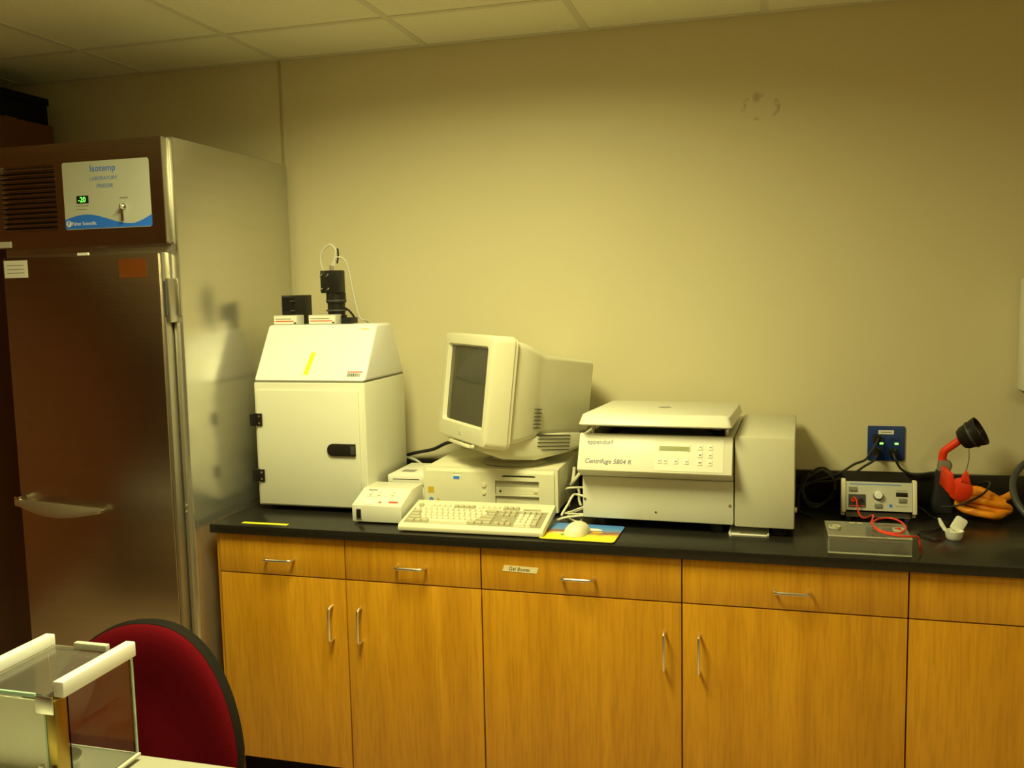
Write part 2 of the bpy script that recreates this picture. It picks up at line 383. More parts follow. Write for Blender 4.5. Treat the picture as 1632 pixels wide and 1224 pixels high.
u2 = list(base_cabinet((.647, 1.257, 1.867), 'wide oak base cabinet with a masking tape label on one drawer', 'RL'))
list(base_cabinet((1.867, 2.781, 3.087), 'oak base cabinet under the power supply and orange hose', 'RL'))
dr = u2[0][1]
M = FRONT(.772, YF-.0006, .8155) @ Matrix.Rotation(math.radians(-1.5), 4, 'Z')
tp = B().prism([(-.056, -.0095), (.052, -.0095), (.058, .0095), (-.050, .0095)], 'z', 0, .0005, M=M).build('tape_label', CTAPE, dr, label='cream masking tape with pencilled words')
text('lettering', 'Gel Boxes', INK, tp, M @ Matrix.Translation((-.037, -.005, .0009)), .016, shear=.25, depth=.0001)

ct = thing('countertop', 'black epoxy resin countertop with low backsplash on the oak cabinets', 'countertop', (1.4, -.36, .88))
box('top_slab', EPOXY, ct, -.288, 3.12, -.728, -.001, .88, CT, .003)
box('backsplash', EPOXY, ct, -.288, 3.12, -.021, -.001, CT, 1.0125, .002)
box('end_panel', OAK, ct, -.2805, -.2685, -.70, -.02, .0, .8795)
tag(box('tape_strip', YTAPE, None, -.185, -.018, -.700, -.682, CT+.0002, CT+.0010), 'bright yellow tape strip stuck on the black countertop', 'tape').rotation_euler = (0, 0, 0)

# ================================================================== freezer
FX0, FX1, FYF, FT = -1.0, -.325, -.755, 2.165
fz = thing('laboratory_freezer', 'tall stainless steel laboratory freezer with louvred top panel', 'freezer', ((FX0+FX1)/2, -.4, 0))
box('cabinet_body', STEELV, fz, FX0, FX1, FYF, -.035, .12, FT, .004)
for x in (FX0+.06, FX1-.06):
    for y in (FYF+.07, -.10): B().cyl((x, y, 0), .022, .12, r2=.03).build('leg', DGREY, fz)
tpn = B().plate(FX0, -.3475, 1.832, FT-.001, -.786, -.756, [(FX0+.03, -.752, 1.885, 2.10)]).build('top_panel', STEEL, fz)
box('edge_trim', DULL, tpn, -.347, -.341, -.788, -.7565, 1.835, FT-.002, .0015)
box('corner_post', DULL, fz, -.3305, -.3245, -.760, -.7552, 1.60, FT-.001, .001)
box('grille_back', STEEL, tpn, FX0+.028, -.750, -.778, -.7565, 1.883, 2.102)
for k in range(13):
    z = 1.889+k*.0162
    B().prism([(-.788, z), (-.788, z+.003), (-.7785, z+.0125), (-.7785, z+.0095)], 'x', FX0+.031, -.753).build('louver', STEEL, tpn)
# printed control plate
lx0, lx1, lz0, lz1, ly = -.722, -.394, 1.886, 2.101, -.7865
lp = B().prism(rrect(lx0, lx1, lz0, lz1, .008), 'y', ly, ly+.0015).build('control_plate', PLATE, tpn)
wave = [(lx0, lz0+.002)]+[(lx0+.33*k/20, lz0+.030+.017*math.sin(2*math.pi*(k/20*.95+.02))+.012*max(0, (k-16)/4)) for k in range(21)]+[(lx1, lz0+.002)]
B().prism(wave, 'y', ly-.0006, ly-.0001).build('blue_wave', BLUEINK, lp)
def ftext(s, x, z, size, m, **k): return text('lettering', s, m, lp, FRONT(x, ly-.0008, z), size, depth=.0001, **k)
ftext('Isotemp', -.566, 2.068, .030, BLUEINK, align='CENTER'); ftext('LABORATORY', -.566, 2.040, .0165, PALEBLUE, align='CENTER', shear=.2); ftext('FREEZER', -.562, 2.016, .0165, PALEBLUE, align='CENTER', shear=.2)
ftext('Fisher Scientific', -.697, 1.899, .0165, PAPER, xs=.92)
B().prism(circ(-.708, 1.905, .0105), 'y', ly-.0010, ly-.0007).build('emblem', PAPER, lp)
B().prism([(-.712, 1.898), (-.709, 1.898), (-.7085, 1.904), (-.704, 1.904), (-.704, 1.907), (-.7085, 1.907), (-.708, 1.910), (-.702, 1.910), (-.702, 1.913), (-.711, 1.913)], 'y', ly-.0013, ly-.0010).build('emblem_letter', BLUEINK, lp)
box('display_window', BLACK, lp, -.672, -.627, ly-.0012, ly-.0002, 1.969, 1.993)
text('digits', '-20', GREEN, lp, FRONT(-.667, ly-.0016, 1.9725), .024, depth=.0003, xs=.95)
for z, a, b in ((1.960, -.676, -.628), (1.949, -.676, -.636)): box('caption_line', GREYINK, lp, a, b, ly-.0006, ly-.0002, z, z+.002)
box('caption_line', GREYINK, lp, -.508, -.478, ly-.0006, ly-.0002, 1.978, 1.982)
ks = B().lathe([(.010, 0), (.010, .004), (.007, .006)], FRONT(-.494, ly, 1.952)).build('key_switch', CHROME, lp)
B().box(-.4965, -.4915, ly-.022, ly-.006, 1.944, 1.958, .001).box(-.499, -.489, ly-.012, ly-.010, 1.905, 1.946, .0008).build('key', SATIN, ks)
# door
dz0, dz1, dyf = .20, 1.802, -.806
dx0, dx1 = -.968, -.366
box('gasket', BLACKM, fz, dx0+.015, dx1-.012, -.768, -.7552, dz0+.01, dz1-.008)
dr = box('door', STEEL, fz, dx0, dx1, dyf, -.768, dz0, dz1, .004)
box('door_edge', DULL, dr, dx1+.0002, dx1+.012, dyf+.006, -.768, dz0, dz1, .002)
box('paper_label', PAPER, dr, -.962, -.868, dyf-.0006, dyf-.0001, 1.735, 1.792)
box('paper_label', BROWNST, dr, -.513, -.410, dyf-.0006, dyf-.0001, 1.726, 1.785)
for z in (1.775, 1.762, 1.750): box('caption_line', GREYINK, dr, -.950, -.882, dyf-.0009, dyf-.0006, z, z+.002)
box('name_tag', PAPER, dr, -.672, -.632, dyf+.004, dyf+.012, dz1, dz1+.008)
box('name_plate', LGREY, tpn, FX0+.002, FX0+.055, -.7885, -.7862, 1.836, 1.856)
# lever handle: pivot at the free edge, blade tapering to the hinge side
hp = B().box(-.968, -.945, dyf-.03, dyf, .965, 1.000, .004).build('handle_pivot', CHROME, dr)
hb = []
for k in range(15):
    t = k/14; x = -.958+.335*t; h = .010+.014*math.sin(math.pi*min(1, t*1.02))**1.0; y = dyf-.030-.012*math.sin(math.pi*t); zc = .983-.018*t-.012*math.sin(math.pi*t)
    hb.append([(x, y+a*.0055+b*h*.55, zc+b*h*.9) for a, b in circ(0, 0, 1, n=14)])
B().loft(hb).build('lever', BLADE, hp)
B().cyl((-.640, dyf-.032, .958), .008, .033, 'y').build('handle_post', CHROME, hp)
for z in (1.60, .30):
    h = B().box(-.353, -.336, -.800, -.752, z-.02, z+.12, .003).build('hinge', DULL, fz)
    B().cyl((-.351, -.796, z+.002), .007, .11).build('hinge_pin', DGREY, h)
box('side_rail', DULL, fz, -.3515, -.338, -.765, -.7552, .2, 1.58, .002)
for z in (.958, .978): B().cyl((-.345, -.769, z), .004, .004, 'y', 10).build('screw', CHROME, fz)
box('kick_grille', DGREY, fz, FX0+.01, FX1-.01, -.752, -.70, .03, .118)

tc = thing('storage_cabinet', 'tall dark wooden storage cabinet left of the freezer', 'cabinet', (-1.6, -.34, 0))
box('carcass', DWOOD, tc, -2.05, -1.15, -.56, -.03, 0, 2.12, .003)
for a, b in ((-2.045, -1.602), (-1.598, -1.155)):
    d = box('door', DWOOD, tc, a, b, -.580, -.5605, .08, 2.11, .003)
    B().cyl(((b-.04) if a < -1.8 else (a+.04), -.604, 1.05), .009, .024, 'y', 12, r2=.006).build('knob', SATIN, d)
cb = thing('cardboard_box', 'brown cardboard box on top of the dark storage cabinet', 'box', (-1.62, -.3, 2.12))
box('carton', CARTON, cb, -2.0, -1.365, -.52, -.08, 2.1205, 2.375, .004)
box('packing_tape', MUST, cb, -2.0, -1.365, -.33, -.27, 2.3752, 2.3757)
bb = thing('black_box', 'flat black box lying on the brown cardboard box', 'box', (-1.62, -.3, 2.376))
box('tray', BLACKM, bb, -1.99, -1.378, -.50, -.09, 2.377, 2.455, .004)
box('lid', BLACKM, bb, -1.995, -1.372, -.505, -.085, 2.4555, 2.485, .004)

# ================================================================== gel imaging cabinet
ix0, ix1, iy0, iy1 = -.232, .188, -.505, -.15
im = thing('gel_imager', 'white gel imaging cabinet with sloped hood and black camera on top', 'imaging cabinet', ((ix0+ix1)/2, (iy0+iy1)/2, CT))
for x in (ix0+.035, ix1-.035):
    for y in (iy0+.04, iy1-.04): B().cyl((x, y, CT+.0002), .016, .0148).build('foot', RUBBER, im)
bd = box('cabinet_body', CENT, im, ix0, ix1, iy0, iy1, CT+.015, 1.360, .006)
hood = B().prism([(iy0, 1.364), (iy1, 1.364), (-.262, 1.553), (-.385, 1.553)], 'x', ix0, ix1, .009, seg=3).build('hood', WHITE, im)
box('hood_seam', MGREY, im, ix0+.004, ix1-.004, iy0+.004, iy1-.004, 1.3595, 1.3645)
dr = box('door', CENT, im, ix0+.012, ix1-.022, iy0-.009, iy0-.0005, CT+.022, 1.334, .003)
for z in (1.230, 1.033):
    h = B().box(ix0-.004, ix0+.012, iy0-.020, iy0-.0015, z-.022, z+.022, .002).box(ix0+.010, ix0+.034, iy0-.015, iy0-.0092, z-.022, z+.022, .002).build('hinge', BLACK, im)
    for dz in (-.012, .012): B().cyl((ix0+.024, iy0-.0165, z+dz), .004, .002, 'y', 10).build('screw', CHROME, h)
    B().cyl((ix0-.002, iy0-.021, z-.02), .006, .04, n=12).build('hinge_pin', BLACK, h)
lt = B().prism([(.152, 1.110), (.152, 1.152)]+[(.068+.021*math.cos(math.radians(a)), 1.131+.021*math.sin(math.radians(a))) for a in range(90, 271, 15)], 'y', iy0-.017, iy0-.0092, .0015).build('latch', BLACK, dr)
box('latch_tab', DGREY, lt, .136, .150, iy0-.0195, iy0-.0172, 1.116, 1.146, .0008)
# things stuck on the sloped hood: local plane of the front slope
sl = math.atan2(1.553-1.364, -.385-iy0)
def HOOD(x, d, off=.0): # point on the slope: d metres up from its lower edge
    return Matrix.Translation((x, iy0+d*math.cos(sl)-off*math.sin(sl), 1.364+d*math.sin(sl)+off*math.cos(sl))) @ Matrix.Rotation(sl, 4, 'X')
B().box(-.0085, .0085, 0, .088, 0, .0006, M=HOOD(-.038, .025, .0003) @ Matrix.Rotation(math.radians(-8), 4, 'Z')).build('yellow_sticker', YTAPE, hood)
bs = B().box(-.028, .028, -.012, .012, 0, .0006, M=HOOD(.146, .027, .0003)).build('barcode_sticker', PAPER, hood)
B().box(-.028, .028, .007, .0115, 0, .0003, M=HOOD(.146, .027, .0010)).build('red_stripe', REDTXT, bs)
x = -.025
while x < .022:
    wd = random.choice((.0022, .0035, .005)); B().box(x, x+wd, -.009, .004, 0, .0003, M=HOOD(.146, .027, .0010)).build('bar', INK, bs); x += wd+random.choice((.0015, .0025))
B().box(-.022, .022, -.004, .004, 0, .0008, M=HOOD(.150, .205, .0003)).build('white_sticker', PAPER, hood)
B().box(-.014, .014, -.002, .001, 0, .0003, M=HOOD(.148, .205, .0012)).build('printed_line', MUST, hood)
# filter holders and camera
HT = 1.553
for cx, cy, hl in ((-.170, -.352, .047), (-.026, -.352, .053)):
    b = box('filter_drawer', LGREY, im, cx-hl, cx+hl, cy-.022, cy+.03, HT+.0005, HT+.034, .002)
    pl = box('printed_front', PAPER, b, cx-hl+.003, cx+hl-.003, cy-.0235, cy-.0222, HT+.003, HT+.031)
    box('red_line', REDTXT, pl, cx-hl+.008, cx+hl-.014, cy-.0240, cy-.0236, HT+.011, HT+.0145)
    box('caption_line', GREYINK, pl, cx-hl+.008, cx+hl-.024, cy-.0240, cy-.0236, HT+.0195, HT+.0225)
    box('corner_mark', INK, pl, cx+hl-.014, cx+hl-.004, cy-.0240, cy-.0236, HT+.004, HT+.009)
fp = box('filter_block', BLACK, im, -.214, -.118, -.318, -.268, HT+.0005, HT+.105, .002)
box('filter_slot', BLACKM, fp, -.208, -.165, -.3215, -.3182, HT+.052, HT+.098)
for z in (HT+.048, HT+.082): box('slide_tab', DGREY, fp, -.176, -.158, -.326, -.3185, z, z+.004)
cm = box('camera_body', BLACK, im, -.042, .030, -.345, -.292, HT+.110, HT+.190, .003)
for x in (-.036, -.012):
    for z in (HT+.124, HT+.172): B().tube([(x-.004, -.348, z-.003), (x, -.350, z-.001), (x+.004, -.348, z+.004)], .0022, 6).build('thumb_screw', CHROME, cm)
ln = B().cyl((-.0, -.308, HT+.0005), .036, .030, n=24).cyl((0, -.308, HT+.030), .031, .044, n=24).cyl((0, -.308, HT+.074), .035, .036, n=24).build('lens', BLACK, im)
for k in range(3): B().lathe([(.0362, 0), (.0372, .003), (.0362, .006)], Matrix.Translation((0, -.308, HT+.010+k*.035)), cap0=False, cap1=False).build('focus_ring', DGREY, ln)
box('camera_mount', BLACK, im, .034, .066, -.335, -.275, HT+.0005, HT+.022, .002)
B().tube([(.030, -.30, HT+.055), (.046, -.30, HT+.045), (.062, -.295, HT+.022)], .004).build('clamp_arm', BLACK, im)
B().cyl((-.012, -.31, HT+.190), .009, .018, n=12).build('cable_socket', SATIN, cm)
B().tube([(-.004, -.308, HT+.205), (.0, -.306, HT+.235), (.004, -.305, HT+.262), (-.018, -.304, HT+.282), (-.048, -.303, HT+.262), (-.058, -.302, HT+.225), (-.048, -.30, HT+.180), (-.046, -.295, HT+.155)], .0042).build('camera_cable', LGREY, cm)
B().tube([(-.012, -.31, HT+.205), (.004, -.306, HT+.235), (.028, -.30, HT+.232), (.046, -.296, HT+.195), (.060, -.29, HT+.10), (.074, -.275, HT+.02), (.085, -.235, HT+.004), (.09, -.16, HT-.06), (.09, -.120, HT-.22), (.09, -.11, CT+.15)], .0035).build('camera_cable', LGREY, cm)
B().tube([(.008, -.306, HT+.215), (.012, -.303, HT+.245), (.010, -.303, HT+.268)], .0035).build('cable_tie', BLACK, cm)

# ================================================================== control box
cx0, cx1, cy0, cy1 = .183, .357, -.628, -.430
cb = thing('control_box', 'small white control box with sloped keypad and black rocker switch', 'control box', ((cx0+cx1)/2, -.53, CT))
prof = [(cy0, CT+.006), (cy1, CT+.006), (cy1, 1.008), (-.528, 1.008), (cy0, .972)]
B().prism(prof, 'x', cx0, cx1, .003).build('housing', CENT, cb)
for x in (cx0+.02, cx1-.02):
    for y in (cy0+.02, cy1-.02): B().cyl((x, y, CT+.0002), .009, .008, n=14).build('foot', RUBBER, cb)
sw = box('rocker_frame', LGREY, cb, .197, .219, cy0-.002, cy0+.001, .924, .964, .0008)
box('rocker_switch', BLACK, sw, .2005, .2165, cy0-.0065, cy0-.002, .929, .959, .002)
cs = math.atan2(1.008-.972, -.528-cy0); sd = math.hypot(1.008-.972, -.528-cy0)
def CB(x, d, off=.0004): return Matrix.Translation((x, cy0+d*math.cos(cs)-off*math.sin(cs), .972+d*math.sin(cs)+off*math.cos(cs))) @ Matrix.Rotation(cs, 4, 'X')
kp = B().box(-.078, .078, .006, sd-.006, 0, .0008, M=CB(.270, 0)).build('keypad', OFFW, cb)
for x in (.228, .258, .306):
    k = B().box(-.012, .012, -.010, .010, 0, .0022, .0006, M=CB(x, .058, .0012)).build('key_button', CENT, kp)
    B().box(-.005, .005, -.002, .002, 0, .0003, M=CB(x, .056, .0036)).build('mark', GREYINK, k)
    B().box(-.004, .004, -.0015, .0015, 0, .0003, M=CB(x-.002, .076, .0013)).build('caption', GREYINK, kp)
B().box(-.018, .014, -.004, .004, 0, .0003, M=CB(.225, .090, .0013)).build('caption', GREYINK, kp)
B().box(-.009, .009, -.007, .007, 0, .0008, M=CB(.238, .018, .0013)).build('white_sticker', mat('bright_white_sticker', (.95, .95, .92), .5), kp)
B().box(-.005, .005, -.004, .004, 0, .0008, M=CB(.276, .018, .0013)).build('red_mark', REDTXT, kp)
B().box(-.016, .016, -.005, .005, 0, .0008, M=CB(.322, .020, .0013)).build('red_label', REDTXT, kp)

# ================================================================== drive and carton left of the computer
bx = thing('white_carton', 'low white box under the slim external drive', 'box', (.28, -.28, CT))
box('carton_body', OFFW, bx, .232, .346, -.385, -.17, CT+.0002, .986, .002)
box('carton_lid', OFFW, bx, .2305, .3475, -.3865, -.1685, .9865, .9915, .001)
ed = thing('external_drive', 'slim ivory external drive lying on the white box', 'drive', (.28, -.28, .992))
ebd = box('drive_case', OFFW, ed, .212, .348, -.395, -.17, .992, 1.026, .004)
box('drive_slot', BLACKM, ebd, .232, .330, -.3956, -.3949, 1.010, 1.0125)
box('eject_button', LGREY, ebd, .221, .229, -.3965, -.3951, 1.000, 1.004)
box('top_label', GREYINK, ebd, .240, .290, -.34, -.30, 1.0261, 1.0264)

# ================================================================== desktop computer
px0, px1, py0, py1, pz1 = .353, .828, -.420, -.035, 1.062
pc = thing('desktop_computer', 'beige desktop computer lying flat under the tube monitor', 'computer', ((px0+px1)/2, -.23, CT))
for x in (px0+.04, px1-.04):
    for y in (py0+.04, py1-.05): B().cyl((x, y, CT+.0002), .014, .010, n=14).build('foot', RUBBER, pc)
box('case_cover', IVORY, pc, px0+.004, px1-.004, py0+.0335, py1, CT+.010, pz1, .006)
bayx0, bayx1 = .612, .764
holes = [(bayx0, bayx1, .977, 1.024), (bayx0, bayx1, .932, .972), (.637, .752, 1.0365, 1.0425)]
fb = B().plate(px0+.012, px1-.012, CT+.014, 1.048, py0, py0+.018, holes).build('front_bezel', IVORY, pc)
B().plate(px0+.0005, px1-.0005, CT+.010, pz1+.001, py0+.006, py0+.033, [(px0+.0125, px1-.0125, CT+.0145, 1.0475)]).build('bezel_frame', IVORY, pc)
B().prism([(py0+.001, 1.0485), (py0+.0055, 1.0605), (py0+.0058, 1.0485)], 'x', px0+.013, px1-.013).build('bezel_lip', IVORY, pc)
b1 = box('bay_drive', IVORY, pc, bayx0+.001, bayx1-.001, py0+.008, py0+.030, .978, 1.001, .001)
box('bay_cover', IVORYD, pc, bayx0+.001, bayx1-.001, py0+.011, py0+.030, 1.0015, 1.023)
box('bay_cover', IVORY, pc, bayx0+.001, bayx1-.001, py0+.010, py0+.030, .933, .971)
box('drive_button', IVORYD, b1, .745, .757, py0+.005, py0+.008, .983, .989, .0006)
B().cyl((.628, py0+.008, .986), .004, .003, 'y', 10).build('headphone_jack', DGREY, b1)
box('floppy_slot', BLACKM, pc, .638, .751, py0+.012, py0+.02, 1.037, 1.042)
box('floppy_flap', IVORYD, pc, .690, .744, py0-.002, py0+.0, 1.0425, 1.0455, .0008)
for z, r in ((1.007, .0075), (.980, .006)): B().cyl((.573, py0-.004, z), r, .005, 'y', 14).build('power_button', IVORY, pc)
bg = box('badge', PAPER, pc, .463, .489, py0-.001, py0-.0001, 1.0235, 1.0405)
box('badge_mark', BLUEINK, bg, .465, .487, py0-.0014, py0-.0011, 1.0250, 1.0345)
box('caption_line', GREYINK, pc, .462, .492, py0-.0006, py0-.0001, 1.0435, 1.0445)
box('mustard_sticker', MUST, pc, .372, .393, py0-.0006, py0-.0001, .974, .995)
B().prism(circ(.383, .951, .008), 'y', py0-.0006, py0-.0001).build('blue_sticker', PALEBLUE, pc)
B().prism([(.400, .945), (.414, .945), (.408, .958)], 'y', py0-.0006, py0-.0001).build('mustard_sticker', MUST, pc)

# ================================================================== tube monitor (turned to the left, tilted back)
mo = thing('crt_monitor', 'beige tube monitor turned sideways on the desktop computer', 'monitor', (.645, -.270, pz1+.001), rotz=math.radians(-48))
TI = Matrix.Translation((0, 0, .06)) @ Matrix.Rotation(math.radians(-7), 4, 'X') @ Matrix.Translation((0, 0, -.06))
fy = -.215; zb, zt = .066, .430; hw = .205
def sec(y, x0, x1, z0, z1, r): return [(a, y, b) for a, b in rrect(x0, x1, z0, z1, r, 4)]
B().loft([sec(fy+.075, -hw-.004, hw+.004, zb-.004, zt+.002, .022), sec(fy+.012, -hw, hw, zb, zt, .022), sec(fy+.002, -hw+.004, hw-.004, zb+.004, zt-.004, .02), sec(fy, -hw+.010, hw-.010, zb+.010, zt-.010, .018),
          sec(fy+.001, -.166, .166, zb+.056, zt-.036, .012), sec(fy+.016, -.158, .158, zb+.063, zt-.043, .012)], True, False, M=TI).build('bezel', IVORY, mo, world=False)
sc = []
for k in range(13):
    t = k/12; x = -.160+.32*t
    sc.append([(x, fy+.014-.010*(1-(2*t-1)**2)*(1-(2*v/10-1)**2)-.000, zb+.061+(zt-zb-.102)*v/10) for v in range(11)])
B().loft(sc, False, False, M=TI, closed=False).build('screen', SCREEN, mo, world=False)
B().loft([sec(fy+.0755, -hw, hw, zb, zt-.002, .022), sec(fy+.088, -hw, hw, zb, zt-.004, .022)], M=TI).build('rear_collar', IVORY, mo, world=False)
B().loft([sec(fy+.0885, -hw+.012, hw-.012, zb+.012, zt-.010, .022), sec(fy+.13, -hw+.014, hw-.014, zb+.018, zt-.016, .022), sec(fy+.20, -.165, .165, zb+.036, zt-.040, .02), sec(fy+.225, -.150, .150, zb+.046, zt-.048, .018), sec(fy+.432, -.112, .112, zb+.062, zt-.058, .012), sec(fy+.438, -.106, .106, zb+.068, zt-.064, .010)], M=TI).build('rear_shell', IVORYD if False else IVORY, mo, world=False)
# lower vented housing and swivel foot
B().loft([sec(fy+.025, -.150, .150, zb-.018, zb+.006, .008), sec(fy+.09, -.170, .170, zb-.038, zb+.02, .014), sec(fy+.22, -.160, .160, zb-.040, zb+.05, .02), sec(fy+.37, -.120, .120, zb-.014, zb+.066, .018), sec(fy+.405, -.112, .112, zb-.002, zb+.066, .015)], M=TI).build('lower_housing', IVORY, mo, world=False)
B().lathe([(.115, 0), (.118, .005), (.105, .010), (.085, .016), (.085, .030)], Matrix.Identity(4), n=36).build('swivel_foot', IVORYD, mo, world=False)
for k in range(6):      # slots on the right flank
    z = zb+.070+k*.0125
    B().box(.1400, .1705, fy+.165, fy+.215, z, z+.0028, M=TI).build('vent_slot', DGREY, mo, world=False)
for k in range(5):
    z = zb-.004+k*.0125
    B().box(.108, .1565-.004*0, fy+.215+.02*(k < 1), fy+.365, z, z+.0025, M=TI @ Matrix.Translation((.1625, fy+.22, 0)) @ Matrix.Rotation(math.radians(15), 4, 'Z') @ Matrix.Translation((-.1562, -(fy+.22), 0))).build('vent_slot', DGREY, mo, world=False)
B().box(-.085, .085, fy-.004, fy+.02, zb-.014, zb-.004, .002, M=TI).build('control_flap', IVORY, mo, world=False)
B().lathe([(.007, 0), (.007, .006), (.005, .009)], TI @ Matrix.Translation((.105, fy+.006, zb-.006)) @ Matrix.Rotation(math.radians(90), 4, 'X'), n=14).build('power_button', IVORY, mo, world=False)
B().box(-.010, .010, fy-.0016, fy+.0002, zb+.022, zb+.036, .0005, M=TI).build('badge', LGREY, mo, world=False)

# ================================================================== keyboard
KW, KD = .470, .205
kb = thing('computer_keyboard', 'ivory computer keyboard with grey side keys in front of the computer', 'keyboard', (.607, -.6985, CT+.002), rotz=math.radians(.5), rotx=math.radians(7.5))
B().prism([(0, .002), (KD, .004), (KD, .028), (KD-.006, .031), (.012, .0215), (.002, .016)], 'x', -KW/2, KW/2, .003).build('keyboard_case', IVORY, kb, world=False)
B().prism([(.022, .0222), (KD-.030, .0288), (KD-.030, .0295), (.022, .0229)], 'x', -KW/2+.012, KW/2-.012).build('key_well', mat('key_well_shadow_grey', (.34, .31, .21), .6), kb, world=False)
for x in (-.19, .19): B().box(x-.012, x+.012, KD-.030, KD-.022, -.0225, .006, .001).build('tilt_foot', IVORYD, kb, world=False)
kmesh = {}
U = .0186; V = .0215; ks = math.atan2(.0070, KD-.044)
def key(cx, cy, wu, hu, m):
    k = (round(wu, 2), hu, m.name)
    if k not in kmesh:
        hx, hy = wu*U/2-.0009, hu*V/2-.0011
        o = B().loft([[(a, b, 0) for a, b in rrect(-hx, hx, -hy, hy, .001, 1)], [(a, b, .0080) for a, b in rrect(-hx+.0022, hx-.0022, -hy+.0018, hy-.0030, .002, 1)]], False, True).build('key', m, kb, world=False); kmesh[k] = o.data
    else: o = finish(bpy.data.objects.new('key', kmesh[k]), kb)
    o.location = (cx, cy, .0226+(cy-.022)*math.tan(ks)); o.rotation_euler = (ks, 0, 0)
rows = [  # bottom row first: widths in key units, upper case = grey
    [(1.5, 1), (1.25, 1), (1.25, 1), (7, 0), (1.25, 1), (1.25, 1), (1.5, 1)],
    [(2.25, 1)]+[(1, 0)]*10+[(2.75, 1)],
    [(1.75, 1)]+[(1, 0)]*11+[(2.25, 1)],
    [(1.5, 1)]+[(1, 0)]*12+[(1.5, 1)],
    [(1, 0)]*13+[(2, 1)]]
KX = -KW/2+.020; KY = .032
for r, row in enumerate(rows):
    x = KX
    for wu, g in row: key(x+wu*U/2, KY+r*V, wu, 1, GREYK if g else CREAMK); x += wu*U
x = KX; fy_ = KY+5.5*V
for grp, g, gap in ((1, 1, 1), (4, 0, .5), (4, 1, .5), (4, 0, 0)):
    for _ in range(grp): key(x+U/2, fy_, 1, 1, GREYK if g else CREAMK); x += U
    x += gap*U
NX = KX+15*U+.008
for i in range(3):
    for r in (4, 3): key(NX+(i+.5)*U, KY+r*V, 1, 1, GREYK)
    key(NX+(i+.5)*U, KY, 1, 1, GREYK); key(NX+(i+.5)*U, fy_, 1, 1, GREYK)
key(NX+1.5*U, KY+V, 1, 1, GREYK)
MX = NX+3*U+.008
for i in range(3):
    for r in (3, 2, 1): key(MX+(i+.5)*U, KY+r*V, 1, 1, CREAMK)
    key(MX+(i+.5)*U, KY+4*V, 1, 1, GREYK)
key(MX+U, KY, 2, 1, CREAMK); key(MX+2.5*U, KY, 1, 1, CREAMK)
key(MX+3.5*U, KY+4*V, 1, 1, GREYK); key(MX+3.5*U, KY+2.5*V, 1, 2, GREYK); key(MX+3.5*U, KY+.5*V, 1, 2, GREYK)
box('lamp_strip', IVORYD, kb, MX+.004, MX+.06, fy_-.005, fy_+.005, .0300, .0306, world=False)

# ================================================================== mouse and pad
PADM = ramp_mat('printed_mouse_pad', [(-.100, (.50, .50, .02)), (-.055, (.88, .74, .03)), (-.012, (.88, .68, .04)), (.004, (.55, .26, .06)), (.020, (.22, .10, .09)), (.036, (.30, .22, .24)), (.046, (.12, .30, .66)), (.095, (.08, .24, .70))], 1, .5, .035, 22)
pad = thing('mouse_pad', 'printed mouse pad with yellow ground and blue sky on the countertop', 'mouse pad', (.948, -.615, CT), rotz=math.radians(-2))
B().prism(rrect(-.116, .116, -.096, .096, .012), 'z', .0003, .004).build('pad_base', RUBBER, pad, world=False)
pp = B().prism(rrect(-.115, .115, -.095, .095, .012), 'z', .0041, .0049).build('printed_top', PADM, pad, world=False)
for x, y, rx, ry, m in ((.025, .035, .030, .012, PAPER), (.045, .005, .018, .012, MUST), (.018, -.018, .010, .009, mat('leaf_green_ink', (.10, .30, .12), .6)), (-.070, -.020, .022, .008, CTAPE), (-.050, -.038, .010, .010, MATS['leaf_green_ink'])):
    B().prism([(a+.1*rx*math.sin(5*i), b) for i, (a, b) in enumerate(circ(x, y, rx, ry, 14))], 'z', .0050, .0052).build('printed_patch', m, pp, world=False)
ms = thing('computer_mouse', 'ivory computer mouse with cord on the printed pad', 'mouse', (.933, -.628, CT+.0056), rotz=math.radians(-6))
sh = []
for k in range(13):
    t = k/12; y = -.055+.112*t; wv = .034*(1-abs(2*t-1)**3.2)**.42+.0015; h = .0305*(1-abs(2*(t**.86)-1)**2.6)**.55+.004
    sh.append([(wv*math.cos(a)*(1 if math.sin(a) > 0 else 1), y, max(0, math.sin(a))*h+(0 if math.sin(a) > 0 else 0)) for a in [2*math.pi*i/24 for i in range(24)]])
B().loft(sh).build('shell', CREAMK, ms, world=False, angle=60)
B().box(-.0006, .0006, .022, .052, .018, .0295, M=Matrix.Translation((0, 0, .0)) ).build('button_gap', IVORYD, ms, world=False)
B().tube([(0, .054, .010), (-.004, .075, .008), (-.010, .10, .004), (-.06, .135, .004), (-.085, .18, .005), (-.06, .26, .01)], .0024).build('cord', IVORY, ms, world=False)

# ================================================================== centrifuge
zx0, zx1, zx2, zy0, zy1 = .934, 1.400, 1.574, -.540, -.035
cf = thing('centrifuge', 'white refrigerated benchtop centrifuge with its flat lid ajar', 'centrifuge', ((zx0+zx2)/2, -.29, CT))
for x in (zx0+.05, zx1-.055, zx2-.045):
    for y in (zy0+.05, zy1-.06): B().cyl((x, y, CT+.0002), .02, .0305, r2=.022).build('foot', RUBBER, cf)
